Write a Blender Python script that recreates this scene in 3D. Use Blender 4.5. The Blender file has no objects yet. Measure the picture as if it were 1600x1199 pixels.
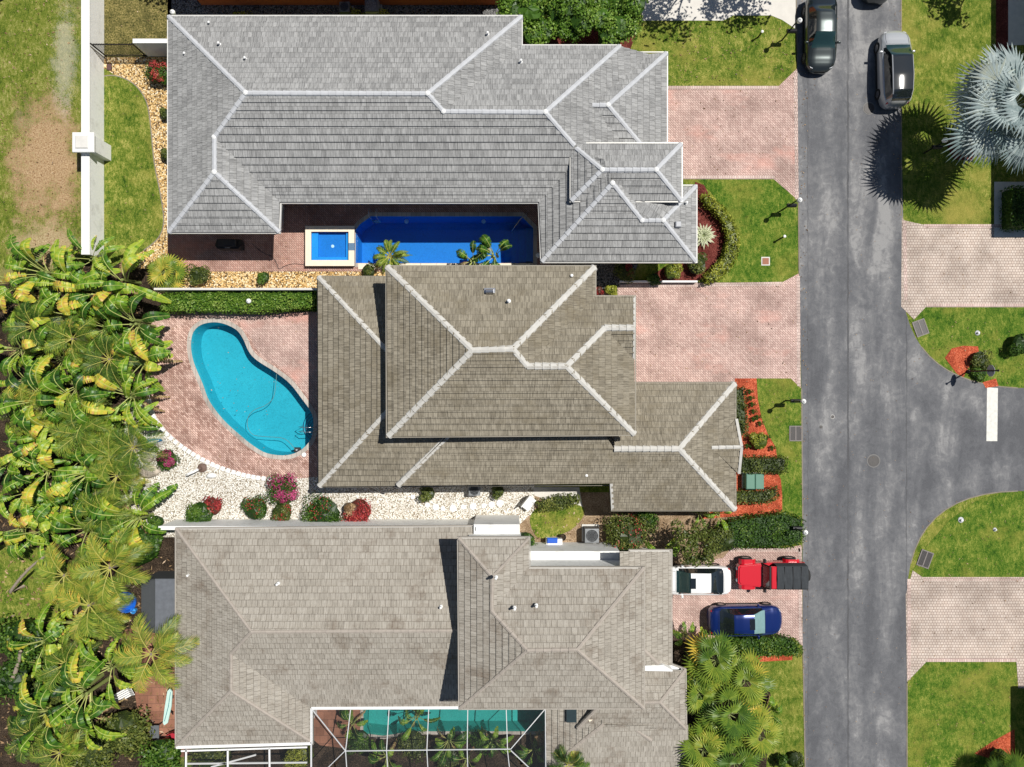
import bpy, bmesh, math, random
from mathutils import Vector, Matrix
R = random.Random(7)
C = bpy.context.scene.collection
PI = math.pi
# ------------------------------------------------------------------ camera, sky, sun
H = 44.44; F = 1111.0
sc = bpy.context.scene
cam = bpy.data.cameras.new('camera'); cam.sensor_fit = 'HORIZONTAL'; cam.angle = 2*math.atan(800/F)
cam.clip_end = 3000; cam.clip_start = 0.5
camo = bpy.data.objects.new('camera', cam); C.objects.link(camo); camo.location = (0, 0, H); sc.camera = camo
w = bpy.data.worlds.new('World'); sc.world = w; w.use_nodes = True
SD = Vector((.476, .28, 1)).normalized()
EL = math.asin(SD.z); AZ = math.atan2(SD.x, SD.y)
sky = w.node_tree.nodes.new('ShaderNodeTexSky'); sky.sky_type = 'NISHITA'; sky.sun_disc = False
sky.sun_elevation = EL; sky.sun_rotation = AZ; sky.air_density = 1.0; sky.dust_density = 0.6
bg = w.node_tree.nodes['Background']; bg.inputs[1].default_value = 0.05
w.node_tree.links.new(sky.outputs[0], bg.inputs[0])
sun = bpy.data.lights.new('sun', 'SUN'); sun.energy = 5.0; sun.angle = math.radians(.5); sun.color = (1, .965, .90)
suno = bpy.data.objects.new('sun', sun); C.objects.link(suno); suno.rotation_euler = SD.to_track_quat('Z', 'Y').to_euler()
sc.view_settings.view_transform = 'Standard'; sc.view_settings.look = 'None'; sc.view_settings.gamma = 1
sc.view_settings.exposure = 0.05
sc.cycles.max_bounces = 6; sc.cycles.transparent_max_bounces = 12

def G(px, py, z=0.0):          # a point of the photograph at a known height, as a world point
    return Vector(((px-800)/F*(H-z), -(py-600)/F*(H-z), z))
# ------------------------------------------------------------------ tagging
def tag(o, label=None, cat=None, group=None, kind=None):
    if label: o['label'] = label
    if cat: o['category'] = cat
    if group: o['group'] = group
    if kind: o['kind'] = kind
    return o
def empty(name, loc, label, cat, group=None, rz=0):
    o = bpy.data.objects.new(name, None); C.objects.link(o); o.location = loc; o.rotation_euler = (0, 0, rz)
    o.empty_display_size = .3
    return tag(o, label, cat, group)
class MB:
    def __init__(s): s.v = []; s.f = []; s.t = []; s.uv = []; s.hasuv = False
    def add(s, vs, fs, t=0.5):
        b = len(s.v); s.v += [tuple(x) for x in vs]
        for f in fs: s.f.append([b+i for i in f]); s.t.append(t); s.uv.append(None)
    def poly(s, pts, t=.5, uv=None):
        b = len(s.v); s.v += [tuple(x) for x in pts]; s.f.append(list(range(b, b+len(pts)))); s.t.append(t); s.uv.append(uv)
        if uv: s.hasuv = True
    def box(s, x0, y0, z0, x1, y1, z1, t=.5):
        v = [(x0,y0,z0),(x1,y0,z0),(x1,y1,z0),(x0,y1,z0),(x0,y0,z1),(x1,y0,z1),(x1,y1,z1),(x0,y1,z1)]
        s.add(v, [(3,2,1,0),(4,5,6,7),(0,1,5,4),(1,2,6,5),(2,3,7,6),(3,0,4,7)], t)
    def bbox(s, x0, y0, z0, x1, y1, z1, b=.03, t=.5):      # box with chamfered top edges
        v = [(x0,y0,z0),(x1,y0,z0),(x1,y1,z0),(x0,y1,z0),(x0,y0,z1-b),(x1,y0,z1-b),(x1,y1,z1-b),(x0,y1,z1-b),
             (x0+b,y0+b,z1),(x1-b,y0+b,z1),(x1-b,y1-b,z1),(x0+b,y1-b,z1)]
        s.add(v, [(3,2,1,0),(0,1,5,4),(1,2,6,5),(2,3,7,6),(3,0,4,7),(4,5,9,8),(5,6,10,9),(6,7,11,10),(7,4,8,11),(8,9,10,11)], t)
    def prism(s, pts, z0, z1, t=.5, bottom=False):
        n = len(pts); v = [(p[0],p[1],z0) for p in pts]+[(p[0],p[1],z1) for p in pts]
        fs = [(i,(i+1)%n,n+(i+1)%n,n+i) for i in range(n)]+[tuple(range(n,2*n))]
        if bottom: fs.append(tuple(range(n-1,-1,-1)))
        s.add(v, fs, t)
    def tube(s, pts, r, n=6, r1=None, t=.5, cap=True):
        pts = [Vector(p) for p in pts]; r1 = r if r1 is None else r1; m = len(pts); vs = []
        for i, p in enumerate(pts):
            d = (pts[min(i+1,m-1)]-pts[max(i-1,0)]).normalized()
            a = d.cross(Vector((0,0,1)))
            if a.length < .05: a = d.cross(Vector((1,0,0)))
            a.normalize(); b = d.cross(a); rr = r+(r1-r)*i/max(1,m-1)
            for k in range(n):
                q = 2*PI*k/n; vs.append(p+a*math.cos(q)*rr+b*math.sin(q)*rr)
        fs = [(i*n+k, i*n+(k+1)%n, (i+1)*n+(k+1)%n, (i+1)*n+k) for i in range(m-1) for k in range(n)]
        if cap: fs += [tuple(range(n)), tuple(range((m-1)*n+n-1, (m-1)*n-1, -1))]
        s.add(vs, fs, t)
    def bar(s, p, q, w, h, t=.5):       # rectangular bar between two points
        p = Vector(p); q = Vector(q); d = (q-p).normalized(); a = d.cross(Vector((0,0,1)))
        if a.length < .05: a = Vector((1,0,0))
        a.normalize(); b = a.cross(d); vs = []
        for c in (p, q):
            for i, j in ((-1,-1),(1,-1),(1,1),(-1,1)): vs.append(c+a*i*w/2+b*j*h/2)
        s.add(vs, [(0,1,2,3),(7,6,5,4),(0,4,5,1),(1,5,6,2),(2,6,7,3),(3,7,4,0)], t)
    def lathe(s, c, prof, n=20, t=.5):
        vs = [(c[0]+r*math.cos(2*PI*k/n), c[1]+r*math.sin(2*PI*k/n), c[2]+z) for r, z in prof for k in range(n)]
        fs = [(i*n+k, i*n+(k+1)%n, (i+1)*n+(k+1)%n, (i+1)*n+k) for i in range(len(prof)-1) for k in range(n)]
        fs.append(tuple((len(prof)-1)*n+k for k in range(n)))
        s.add(vs, fs, t)
    def build(s, name, mat, parent=None, smooth=False, link=True, loc=None):
        me = bpy.data.meshes.new(name); me.from_pydata(s.v, [], s.f)
        a = me.attributes.new('tint', 'FLOAT', 'FACE'); a.data.foreach_set('value', s.t)
        if s.hasuv:
            u = me.uv_layers.new(name='UVMap'); i = 0; flat = []
            for f, q in zip(s.f, s.uv):
                for k in range(len(f)): flat += list(q[k]) if q else [0, 0]
            u.data.foreach_set('uv', flat)
        me.materials.append(mat)
        if smooth: me.polygons.foreach_set('use_smooth', [True]*len(me.polygons))
        me.update()
        o = bpy.data.objects.new(name, me)
        if link: C.objects.link(o)
        if parent: o.parent = parent
        if loc is not None: o.location = loc
        return o
def smooth_loop(pts, k=5, closed=True):
    n = len(pts); out = []
    for i in range(n if closed else n-1):
        g = (lambda j: Vector(pts[j % n])) if closed else (lambda j: Vector(pts[min(max(j,0),n-1)]))
        p0, p1, p2, p3 = g(i-1), g(i), g(i+1), g(i+2)
        for a in range(k):
            t = a/k; out.append(.5*((2*p1)+(p2-p0)*t+(2*p0-5*p1+4*p2-p3)*t*t+(3*p1-p0-3*p2+p3)*t**3))
    if not closed: out.append(Vector(pts[-1]))
    return out
def filled(name, loops, z, mat, parent=None, thick=0):     # flat sheet with optional holes
    bm = bmesh.new(); ed = []
    for lp in loops:
        vs = [bm.verts.new((p[0], p[1], z)) for p in lp]
        for i in range(len(vs)): ed.append(bm.edges.new((vs[i], vs[(i+1) % len(vs)])))
    bmesh.ops.triangle_fill(bm, use_beauty=True, use_dissolve=False, edges=ed)
    if thick:
        r = bmesh.ops.extrude_face_region(bm, geom=bm.faces[:])
        bmesh.ops.translate(bm, vec=(0,0,-thick), verts=[g for g in r['geom'] if isinstance(g, bmesh.types.BMVert)])
    bmesh.ops.recalc_face_normals(bm, faces=bm.faces[:])
    if not thick and bm.faces and sum(f.normal.z for f in bm.faces) < 0: bmesh.ops.reverse_faces(bm, faces=bm.faces[:])
    me = bpy.data.meshes.new(name); bm.to_mesh(me); bm.free(); me.materials.append(mat)
    o = bpy.data.objects.new(name, me); C.objects.link(o)
    if parent: o.parent = parent
    return o
def pxl(pts, z=0): return [G(p[0], p[1], z) for p in pts]
def offset(poly, d):      # inset (+) a polygon by d, any winding
    P = [Vector((p[0], p[1])) for p in poly]; n = len(P)
    A = sum(P[i].x*P[(i+1)%n].y-P[(i+1)%n].x*P[i].y for i in range(n)); sg = 1 if A > 0 else -1; out = []
    for i in range(n):
        a = (P[i]-P[i-1]).normalized(); b = (P[(i+1)%n]-P[i]).normalized()
        na = Vector((-a.y, a.x))*sg; nb = Vector((-b.y, b.x))*sg; m = na+nb
        if m.length < .1: out.append(P[i]+na*d); continue
        m.normalize(); out.append(P[i]+m*d/max(.35, m.dot(na)))
    return out
# ------------------------------------------------------------------ materials
class NT:
    def __init__(s, name, rough=.8, spec=.3):
        s.m = bpy.data.materials.new(name); s.m.use_nodes = True; s.nt = s.m.node_tree; s.b = s.nt.nodes['Principled BSDF']
        s.b.inputs['Roughness'].default_value = rough; s.b.inputs['Specular IOR Level'].default_value = spec
        s.tc = s.nt.nodes.new('ShaderNodeTexCoord')
    def n(s, t, **kw):
        x = s.nt.nodes.new('ShaderNode'+t)
        for k, v in kw.items(): setattr(x, k, v)
        return x
    def l(s, a, b): s.nt.links.new(a, b); return s
    def map(s, scale=(1,1,1), rot=0, src='Object', loc=(0,0,0)):
        m = s.n('Mapping'); m.inputs['Scale'].default_value = scale; m.inputs['Rotation'].default_value = (0,0,rot); m.inputs['Location'].default_value = loc
        s.l(s.tc.outputs[src], m.inputs[0]); return m.outputs[0]
    def noise(s, scale, detail=3, vec=None, rough=.55, dist=0):
        x = s.n('TexNoise'); x.inputs['Scale'].default_value = scale; x.inputs['Detail'].default_value = detail
        x.inputs['Roughness'].default_value = rough; x.inputs['Distortion'].default_value = dist
        s.l(vec or s.tc.outputs['Object'], x.inputs['Vector']); return x.outputs['Fac']
    def vor(s, scale, vec=None, out='Color', feat='F1'):
        x = s.n('TexVoronoi'); x.inputs['Scale'].default_value = scale; x.feature = feat
        s.l(vec or s.tc.outputs['Object'], x.inputs['Vector']); return x.outputs[out]
    def ramp(s, fac, stops, interp='LINEAR'):
        x = s.n('ValToRGB'); x.color_ramp.interpolation = interp; e = x.color_ramp.elements
        while len(e) < len(stops): e.new(.5)
        for k, (p, c) in enumerate(stops): e[k].position = p; e[k].color = (*c, 1) if len(c) == 3 else c
        s.l(fac, x.inputs[0]); return x.outputs[0]
    def mix(s, fac, a, b, mode='MIX'):
        x = s.n('Mix'); x.data_type = 'RGBA'; x.blend_type = mode; x.clamp_factor = True
        for v, i in ((fac, 0), (a, 6), (b, 7)):
            if isinstance(v, (int, float)): x.inputs[i].default_value = v
            elif isinstance(v, tuple): x.inputs[i].default_value = (*v, 1)
            else: s.l(v, x.inputs[i])
        return x.outputs[2]
    def math(s, op, a, b=0):
        x = s.n('Math'); x.operation = op
        for v, i in ((a, 0), (b, 1)):
            if isinstance(v, (int, float)): x.inputs[i].default_value = v
            else: s.l(v, x.inputs[i])
        return x.outputs[0]
    def attr(s, name='tint'):
        x = s.n('Attribute'); x.attribute_name = name; return x.outputs['Fac']
    def col(s, c):
        if isinstance(c, tuple): s.b.inputs['Base Color'].default_value = (*c, 1)
        else: s.l(c, s.b.inputs['Base Color'])
        return s
    def bump(s, h, st=.3, d=.02):
        x = s.n('Bump'); x.inputs['Strength'].default_value = st; x.inputs['Distance'].default_value = d
        s.l(h, x.inputs['Height']); s.l(x.outputs[0], s.b.inputs['Normal']); return s
def plain(name, c, rough=.6, metal=0, spec=.4, var=.12, sc_=6, coat=0):
    t = NT(name, rough, spec); t.b.inputs['Metallic'].default_value = metal
    if coat: t.b.inputs['Coat Weight'].default_value = coat; t.b.inputs['Coat Roughness'].default_value = .04
    n = t.noise(sc_, 4); t.col(t.mix(n, tuple(x*(1-var) for x in c), tuple(min(1, x*(1+var)) for x in c)))
    return t.m
def grass(name, stops, dry=None, big=.12, seed=0):
    t = NT(name, .9, .15); mp = t.map(loc=(seed*13.1, seed*7.7, 0))
    st = t.map((1, .45, 1), .5, loc=(seed, 0, 0))
    a = t.noise(.9, 6, mp, .75); b = t.noise(6, 5, st, .85); c = t.noise(20, 3, mp, .8)
    f = t.math('ADD', t.math('MULTIPLY', a, .75), t.math('ADD', t.math('MULTIPLY', b, .85), t.math('MULTIPLY', c, .75)))
    g = t.ramp(t.math('ADD', t.math('MULTIPLY', f, .86), -.51), stops)
    if dry:
        m = t.ramp(t.noise(big, 6, mp, .68), [(dry[2], (0,0,0)), (dry[3], (1,1,1))])
        g = t.mix(m, g, t.ramp(c, [(.3, dry[0]), (.7, dry[1])]))
    t.col(g); t.bump(t.math('ADD', b, c), .9, .06); return t.m
G_lawn = grass('mat_lawn', [(.30,(.012,.045,.004)), (.42,(.068,.13,.010)), (.55,(.185,.225,.032)), (.68,(.43,.39,.11))], ((.22,.22,.03),(.40,.34,.09),.50,.70), .3)
def add_patches(m, pts):
    nt = m.node_tree; b = nt.nodes['Principled BSDF']; src = b.inputs['Base Color'].links[0].from_socket; t = NT.__new__(NT); t.m = m; t.nt = nt; t.b = b; t.tc = [n for n in nt.nodes if n.type == 'TEX_COORD'][0]
    nz = t.noise(.6, 6, None, .75); fine = t.noise(11, 4, None, .8)
    for x, y, rx, ry, ca, cb, amt in pts:
        mp = t.map((1/rx, 1/ry, 1), 0, loc=(-x/rx, -y/ry, 0)); ln = t.n('VectorMath'); ln.operation = 'LENGTH'; t.l(mp, ln.inputs[0])
        d = t.math('ADD', ln.outputs['Value'], t.math('MULTIPLY', t.math('ADD', nz, -.5), 2.2)); d = t.math('ADD', d, t.math('MULTIPLY', t.math('ADD', fine, -.5), 2.2))
        src = t.mix(t.ramp(d, [(.55,(amt,)*3),(1.35,(0,0,0))]), src, t.ramp(fine, [(.36,ca),(.62,cb)]))
    t.l(src, b.inputs['Base Color'])
G_green = grass('mat_lawn_green', [(.30,(.012,.045,.004)), (.43,(.052,.13,.009)), (.55,(.135,.20,.024)), (.69,(.33,.34,.07))], ((.22,.22,.03),(.36,.32,.07),.5,.75), .35, 3)
G_rough = grass('mat_rough', [(.30,(.03,.06,.008)), (.45,(.11,.16,.016)), (.56,(.20,.22,.035)), (.68,(.42,.38,.15))], ((.24,.17,.08),(.50,.42,.25),.56,.70), .14, 5)
add_patches(G_rough, [(-29.0,13.8,2.6,4.6,(.26,.13,.06),(.62,.44,.27),.9),(-29.0,8.6,2.6,1.8,(.28,.17,.08),(.64,.50,.32),.8),(-27.9,20.2,.9,3.6,(.45,.40,.33),(.70,.64,.52),.45),(-30.5,6.0,3,1.5,(.20,.16,.06),(.42,.36,.16),.7)])
def soil(name, a, b, c, sc_=14):
    t = NT(name, .95, .1); n = t.noise(sc_, 6, None, .75); m = t.noise(1.3, 3)
    t.col(t.mix(t.ramp(m, [(.4,(0,0,0)),(.62,(.8,.8,.8))]), t.ramp(n, [(.36,a),(.5,b),(.62,c)]), t.ramp(n, [(.4,a),(.7,b)]))); t.bump(n, .8, .06); return t.m
M_soil = soil('mat_soil', (.012,.009,.007), (.045,.032,.022), (.13,.09,.06))
M_scrub = soil('mat_scrub', (.03,.035,.012), (.17,.15,.045), (.36,.28,.12), 10)
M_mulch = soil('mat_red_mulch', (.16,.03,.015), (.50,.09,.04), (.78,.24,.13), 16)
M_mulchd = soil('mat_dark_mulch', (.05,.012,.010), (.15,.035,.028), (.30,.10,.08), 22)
def gravel(name, cols, scale=9, gap=(.08,.06,.04)):
    t = NT(name, .85, .2); c = t.vor(scale); d = t.vor(scale, out='Distance')
    sp = t.n('SeparateColor'); t.l(c, sp.inputs[0]); g = t.ramp(sp.outputs[0], cols)
    g = t.mix(t.ramp(d, [(.50,(0,0,0)),(.74,(1,1,1))]), g, gap)
    g = t.mix(t.ramp(t.noise(.8, 5), [(.45,(0,0,0)),(.75,(.45,.45,.45))]), g, t.mix(.5, g, gap))
    t.col(g); inv = t.math('SUBTRACT', 1, d); t.bump(inv, .8, .05); return t.m
M_wgravel = gravel('mat_white_gravel', [(0,(.50,.44,.36)),(.35,(.72,.68,.60)),(.7,(.84,.82,.76)),(1,(.92,.91,.88))], 15, (.24,.20,.14))
M_ygravel = gravel('mat_yellow_gravel', [(0,(.42,.24,.08)),(.4,(.66,.43,.17)),(.75,(.82,.62,.32)),(1,(.9,.8,.6))], 12, (.10,.06,.03))
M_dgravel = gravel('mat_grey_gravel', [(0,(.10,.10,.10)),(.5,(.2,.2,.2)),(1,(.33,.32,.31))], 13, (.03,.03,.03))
def asphalt():
    t = NT('mat_asphalt', .9, .2)
    st = t.map((1, .28, 1)); n1 = t.noise(.55, 6, st, .68, .6); n2 = t.noise(.16, 4, None, .6); n3 = t.noise(60, 2); n4 = t.noise(2.2, 5, None, .7, .8)
    xy = t.n('SeparateXYZ'); t.l(t.tc.outputs['Object'], xy.inputs[0])
    wear = t.math('MULTIPLY', t.math('COSINE', t.math('MULTIPLY', t.math('ADD', xy.outputs[0], t.math('MULTIPLY', n2, 1.2)), 3.4)), .028)      # wheel tracks worn pale along the lanes
    far = t.math('MULTIPLY', t.math('MAXIMUM', t.math('MINIMUM', xy.outputs[1], 16), -4), .0022)
    f = t.math('ADD', t.math('ADD', wear, far), t.math('ADD', t.math('MULTIPLY', n1, .50), t.math('ADD', t.math('MULTIPLY', n2, .26), t.math('MULTIPLY', n4, .28))))
    f = t.math('ADD', f, .022)
    ds = []
    for cx, cy in ((31.6, 6.8), (32.0, -13.8)):      # pale and dark sweeps left by turning tyres at the junction
        mp = t.map((1,1,0), 0, loc=(-cx,-cy,0)); ln = t.n('VectorMath'); ln.operation = 'LENGTH'; t.l(mp, ln.inputs[0]); ds.append(ln.outputs['Value'])
    sw = t.math('MULTIPLY', t.math('SINE', t.math('MULTIPLY', t.math('ADD', t.math('MINIMUM', ds[0], ds[1]), t.math('MULTIPLY', n2, .8)), 2.3)), t.math('MULTIPLY', t.math('MINIMUM', t.math('MAXIMUM', t.math('SUBTRACT', xy.outputs[0], 20.5), 0), 3), .009))
    f = t.math('ADD', f, sw)
    c = t.ramp(f, [(.44,(.075,.078,.088)),(.53,(.125,.128,.138)),(.60,(.20,.20,.205)),(.66,(.34,.335,.33))])
    # the seam lines left by the paver, and cracks along them
    wv = t.noise(1.1, 4); xyz = t.n('SeparateXYZ'); t.l(t.tc.outputs['Object'], xyz.inputs[0])
    xx = t.math('ADD', xyz.outputs[0], t.math('MULTIPLY', wv, .22))
    for x0, wd in ((21.1, .06), (24.75, .03), (18.6, .02)):
        d = t.math('ABSOLUTE', t.math('SUBTRACT', xx, x0)); m = t.math('MULTIPLY', t.math('LESS_THAN', d, wd), t.ramp(t.noise(.5, 3), [(.3,(.2,.2,.2)),(.55,(.85,.85,.85))]))
        c = t.mix(m, c, (.055,.055,.06))
    ck = t.vor(.35, t.map((1,1,1)), 'Distance', 'DISTANCE_TO_EDGE')
    c = t.mix(t.math('MULTIPLY', t.math('LESS_THAN', ck, .004), t.ramp(t.noise(.3,2),[(.55,(0,0,0)),(.6,(.3,.3,.3))])), c, (.05,.05,.055))
    sp = t.vor(6, None, 'Distance'); c = t.mix(t.math('MULTIPLY', t.math('LESS_THAN', sp, .05), .5), c, (.35,.34,.33))
    c = t.mix(.35, c, t.ramp(n3, [(.3,(.05,.05,.055)),(.7,(.22,.22,.225))])); t.col(c); t.bump(n3, .4, .015); return t.m
M_asph = asphalt()
def pavers(name, c1, c2, joint, rot=PI/4, bw=.22, bh=.11, stain=None, js=.012, big=(.35,.65)):
    t = NT(name, .85, .25); x = t.n('TexBrick'); x.inputs['Scale'].default_value = 1; x.inputs['Brick Width'].default_value = bw
    x.inputs['Row Height'].default_value = bh; x.inputs['Mortar Size'].default_value = js; x.inputs['Mortar Smooth'].default_value = .3
    x.inputs['Color1'].default_value = (*c1,1); x.inputs['Color2'].default_value = (*c2,1); x.inputs['Mortar'].default_value = (*joint,1); x.inputs['Bias'].default_value = 0
    t.l(t.map((1,1,1), rot), x.inputs['Vector'])
    n = t.noise(.5, 5, None, .6); n2 = t.noise(22, 3)
    g = x.outputs['Color']
    g = t.mix(.55, g, t.ramp(n, [(big[0],(.35,.33,.32)),(.52,(.75,.75,.75)),(big[1],(1,1,1))]), 'MULTIPLY')
    g = t.mix(.3, g, t.ramp(n2, [(.3,(.5,.5,.5)),(.7,(1,1,1))]), 'MULTIPLY')
    if stain: g = t.mix(t.ramp(t.noise(.22, 4, t.map((1,1.8,1), 0, loc=(stain[1],0,0)), .6), [(.54,(0,0,0)),(.72,(.55,.55,.55))]), g, stain[0])
    t.col(g); t.bump(x.outputs['Fac'], .5, -.02); return t.m
P_pink = pavers('mat_pink_pavers', (.76,.55,.48), (.58,.39,.34), (.22,.15,.13), stain=((.70,.33,.26), 3))
P_deck = pavers('mat_deck_pavers', (.82,.56,.47), (.42,.24,.19), (.20,.12,.10), PI/4, .21, .105, stain=((.78,.62,.55), 8))
P_cream = pavers('mat_cream_pavers', (.70,.60,.52), (.62,.51,.43), (.30,.22,.19), 0, .17, .17, js=.016)
P_court = pavers('mat_court_pavers', (.66,.42,.34), (.50,.28,.22), (.16,.10,.09), PI/4, .2, .1, stain=((.75,.28,.18), 1))
P_edge = pavers('mat_edge_pavers', (.80,.64,.57), (.66,.49,.43), (.25,.18,.16), 0, .11, .2)
P_terra = pavers('mat_terracotta_paving', (.42,.20,.13), (.30,.14,.09), (.20,.11,.08), 0, .5, .5)
M_conc = plain('mat_concrete', (.62,.60,.56), .85, sc_=3, var=.18)
M_concw = plain('mat_pale_concrete', (.62,.59,.54), .85, sc_=2, var=.12)
def wallmat(name, c, dirt=(.35,.33,.30), amt=.55):
    t = NT(name, .85, .2); n = t.noise(1.3, 5, None, .7); m = t.noise(9, 3)
    t.col(t.mix(t.math('MULTIPLY', t.ramp(n, [(.52,(0,0,0)),(.78,(1,1,1))]), amt), t.mix(.2, c, t.ramp(m, [(.3,(.6,.6,.6)),(.7,(1,1,1))]), 'MULTIPLY'), dirt)); t.bump(m, .3, .01); return t.m
W_white = wallmat('mat_white_stucco', (.80,.80,.78)); W_grey = wallmat('mat_grey_stucco', (.52,.50,.47)); W_sand = wallmat('mat_sand_stucco', (.60,.55,.48)); W_orange = wallmat('mat_orange_stucco', (.62,.17,.07), (.30,.09,.05))
M_trim = plain('mat_white_trim', (.80,.80,.79), .5, var=.05)
M_gut = plain('mat_gutter_metal', (.55,.54,.51), .45, .2, var=.12)
M_black = plain('mat_black_metal', (.012,.012,.014), .4); M_dark = plain('mat_dark_plastic', (.03,.03,.032), .5)
M_steel = plain('mat_steel', (.55,.56,.58), .25, .9); M_iron = plain('mat_cast_iron', (.075,.07,.068), .6, .3, sc_=20, var=.4)
M_greyp = plain('mat_grey_plastic', (.40,.41,.43), .5); M_paint = plain('mat_road_paint', (.66,.65,.60), .8, sc_=5, var=.28)
M_glass = plain('mat_window_glass', (.03,.045,.05), .06, 0, .8); M_globe = plain('mat_globe', (.88,.88,.86), .25)
def roofmat(name, a, b, c, dark, tw=.30, course=.38, streak=.5, moss=None, jd=.5, tv=.38):
    t = NT(name, .88, .2); mp = t.map(src='UV'); x = t.n('TexBrick'); x.inputs['Scale'].default_value = 1
    x.inputs['Brick Width'].default_value = tw; x.inputs['Row Height'].default_value = course; x.inputs['Mortar Size'].default_value = .013; x.inputs['Mortar Smooth'].default_value = .2
    x.inputs['Color1'].default_value = (0,0,0,1); x.inputs['Color2'].default_value = (1,1,1,1); x.inputs['Mortar'].default_value = (.5,.5,.5,1); t.l(mp, x.inputs['Vector'])
    sv = t.map((22, 1.5, 1), 0, 'UV'); n = t.math('MULTIPLY', t.math('SUBTRACT', t.noise(1, 4, sv, .75), .5), 1.7); n = t.math('ADD', n, .5); big = t.noise(.35, 5, None, .65)
    bw = t.n('RGBToBW'); t.l(x.outputs['Color'], bw.inputs[0])
    f = t.math('ADD', t.math('MULTIPLY', bw.outputs[0], tv), t.math('ADD', t.math('MULTIPLY', n, streak*1.3+(.38-tv)), t.math('MULTIPLY', big, .35)))
    g = t.ramp(f, [(.36,a),(.62,b),(.86,c)])
    j = t.math('MULTIPLY', x.outputs['Fac'], t.math('MULTIPLY', t.noise(1.7, 3), jd*2)); g = t.mix(j, g, dark)
    if moss:
        m = t.ramp(t.noise(.55, 6, t.map((1,1.2,1), 0), .72), [(moss[1],(0,0,0)),(moss[2],(1,1,1))]); g = t.mix(t.math('MULTIPLY', m, t.ramp(n, [(.35,(.25,.25,.25)),(.6,(.9,.9,.9))])), g, moss[0])
    t.col(g); t.bump(t.math('ADD', t.math('MULTIPLY', bw.outputs[0], .6), n), .7, .04); return t.m
ROOF_A = roofmat('mat_grey_shake_tile', (.15,.15,.15), (.265,.265,.262), (.39,.39,.385), (.07,.07,.07), tw=.26, tv=.20)
ROOF_B = roofmat('mat_brown_shake_tile', (.115,.10,.075), (.215,.19,.145), (.33,.295,.23), (.06,.05,.04), moss=((.16,.13,.08), .5, .75), tw=.26, tv=.18)
ROOF_C = roofmat('mat_tan_flat_tile', (.22,.20,.17), (.34,.31,.265), (.43,.40,.35), (.11,.09,.07), streak=.42, moss=((.13,.09,.06), .53, .72), jd=.65, tv=.16)
CAP_A = plain('mat_grey_cap', (.46,.47,.49), .8, sc_=3, var=.2); CAP_B = plain('mat_pale_cap', (.50,.485,.45), .8, sc_=3, var=.25); CAP_C = plain('mat_tan_cap', (.34,.30,.26), .85, sc_=4, var=.25); CAP_M = plain('mat_mortar', (.72,.72,.71), .9, sc_=8, var=.15)
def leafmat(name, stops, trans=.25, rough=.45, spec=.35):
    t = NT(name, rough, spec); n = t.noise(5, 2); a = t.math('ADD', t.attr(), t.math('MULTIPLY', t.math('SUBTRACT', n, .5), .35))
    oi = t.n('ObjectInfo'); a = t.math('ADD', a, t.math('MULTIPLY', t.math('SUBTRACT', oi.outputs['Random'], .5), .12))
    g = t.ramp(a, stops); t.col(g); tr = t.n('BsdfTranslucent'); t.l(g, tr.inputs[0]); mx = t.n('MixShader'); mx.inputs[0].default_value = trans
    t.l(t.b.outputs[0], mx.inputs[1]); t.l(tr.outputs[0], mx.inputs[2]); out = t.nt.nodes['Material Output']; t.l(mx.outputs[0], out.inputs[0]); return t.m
L_ban = leafmat('mat_paddle_leaf', [(0,(.012,.04,.008)),(.28,(.05,.14,.012)),(.5,(.15,.28,.02)),(.75,(.36,.44,.045)),(.9,(.62,.50,.06)),(1,(.50,.28,.08))], .16, .42)
L_palm = leafmat('mat_palm_leaf', [(0,(.02,.05,.01)),(.4,(.08,.16,.02)),(.7,(.22,.30,.035)),(.9,(.42,.40,.06)),(1,(.6,.42,.06))], .16)
L_silver = leafmat('mat_silver_palm_leaf', [(0,(.06,.10,.10)),(.35,(.20,.27,.27)),(.7,(.50,.57,.56)),(1,(.52,.50,.30))], .15)
L_shrub = leafmat('mat_shrub_leaf', [(0,(.012,.035,.006)),(.4,(.045,.11,.012)),(.75,(.11,.20,.025)),(1,(.24,.30,.05))])
L_olive = leafmat('mat_olive_leaf', [(0,(.02,.035,.008)),(.4,(.07,.10,.02)),(.75,(.17,.20,.04)),(1,(.34,.32,.09))])
L_lime = leafmat('mat_lime_leaf', [(0,(.05,.08,.01)),(.4,(.24,.28,.03)),(.75,(.46,.46,.07)),(1,(.62,.58,.16))])
L_red = leafmat('mat_red_leaf', [(0,(.04,.03,.015)),(.35,(.20,.03,.025)),(.7,(.45,.04,.05)),(1,(.6,.18,.10))])
L_pink = leafmat('mat_magenta_flower', [(0,(.05,.06,.02)),(.35,(.22,.04,.08)),(.65,(.50,.05,.18)),(1,(.65,.18,.32))])
L_dry = leafmat('mat_dry_leaf', [(0,(.12,.07,.03)),(.5,(.36,.22,.11)),(1,(.58,.42,.25))])
L_var = leafmat('mat_variegated_leaf', [(0,(.08,.14,.04)),(.5,(.25,.32,.12)),(1,(.80,.80,.58))])
M_bark = plain('mat_bark', (.20,.16,.12), .9, sc_=9, var=.4); M_stem = plain('mat_green_stem', (.20,.24,.07), .6)
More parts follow.
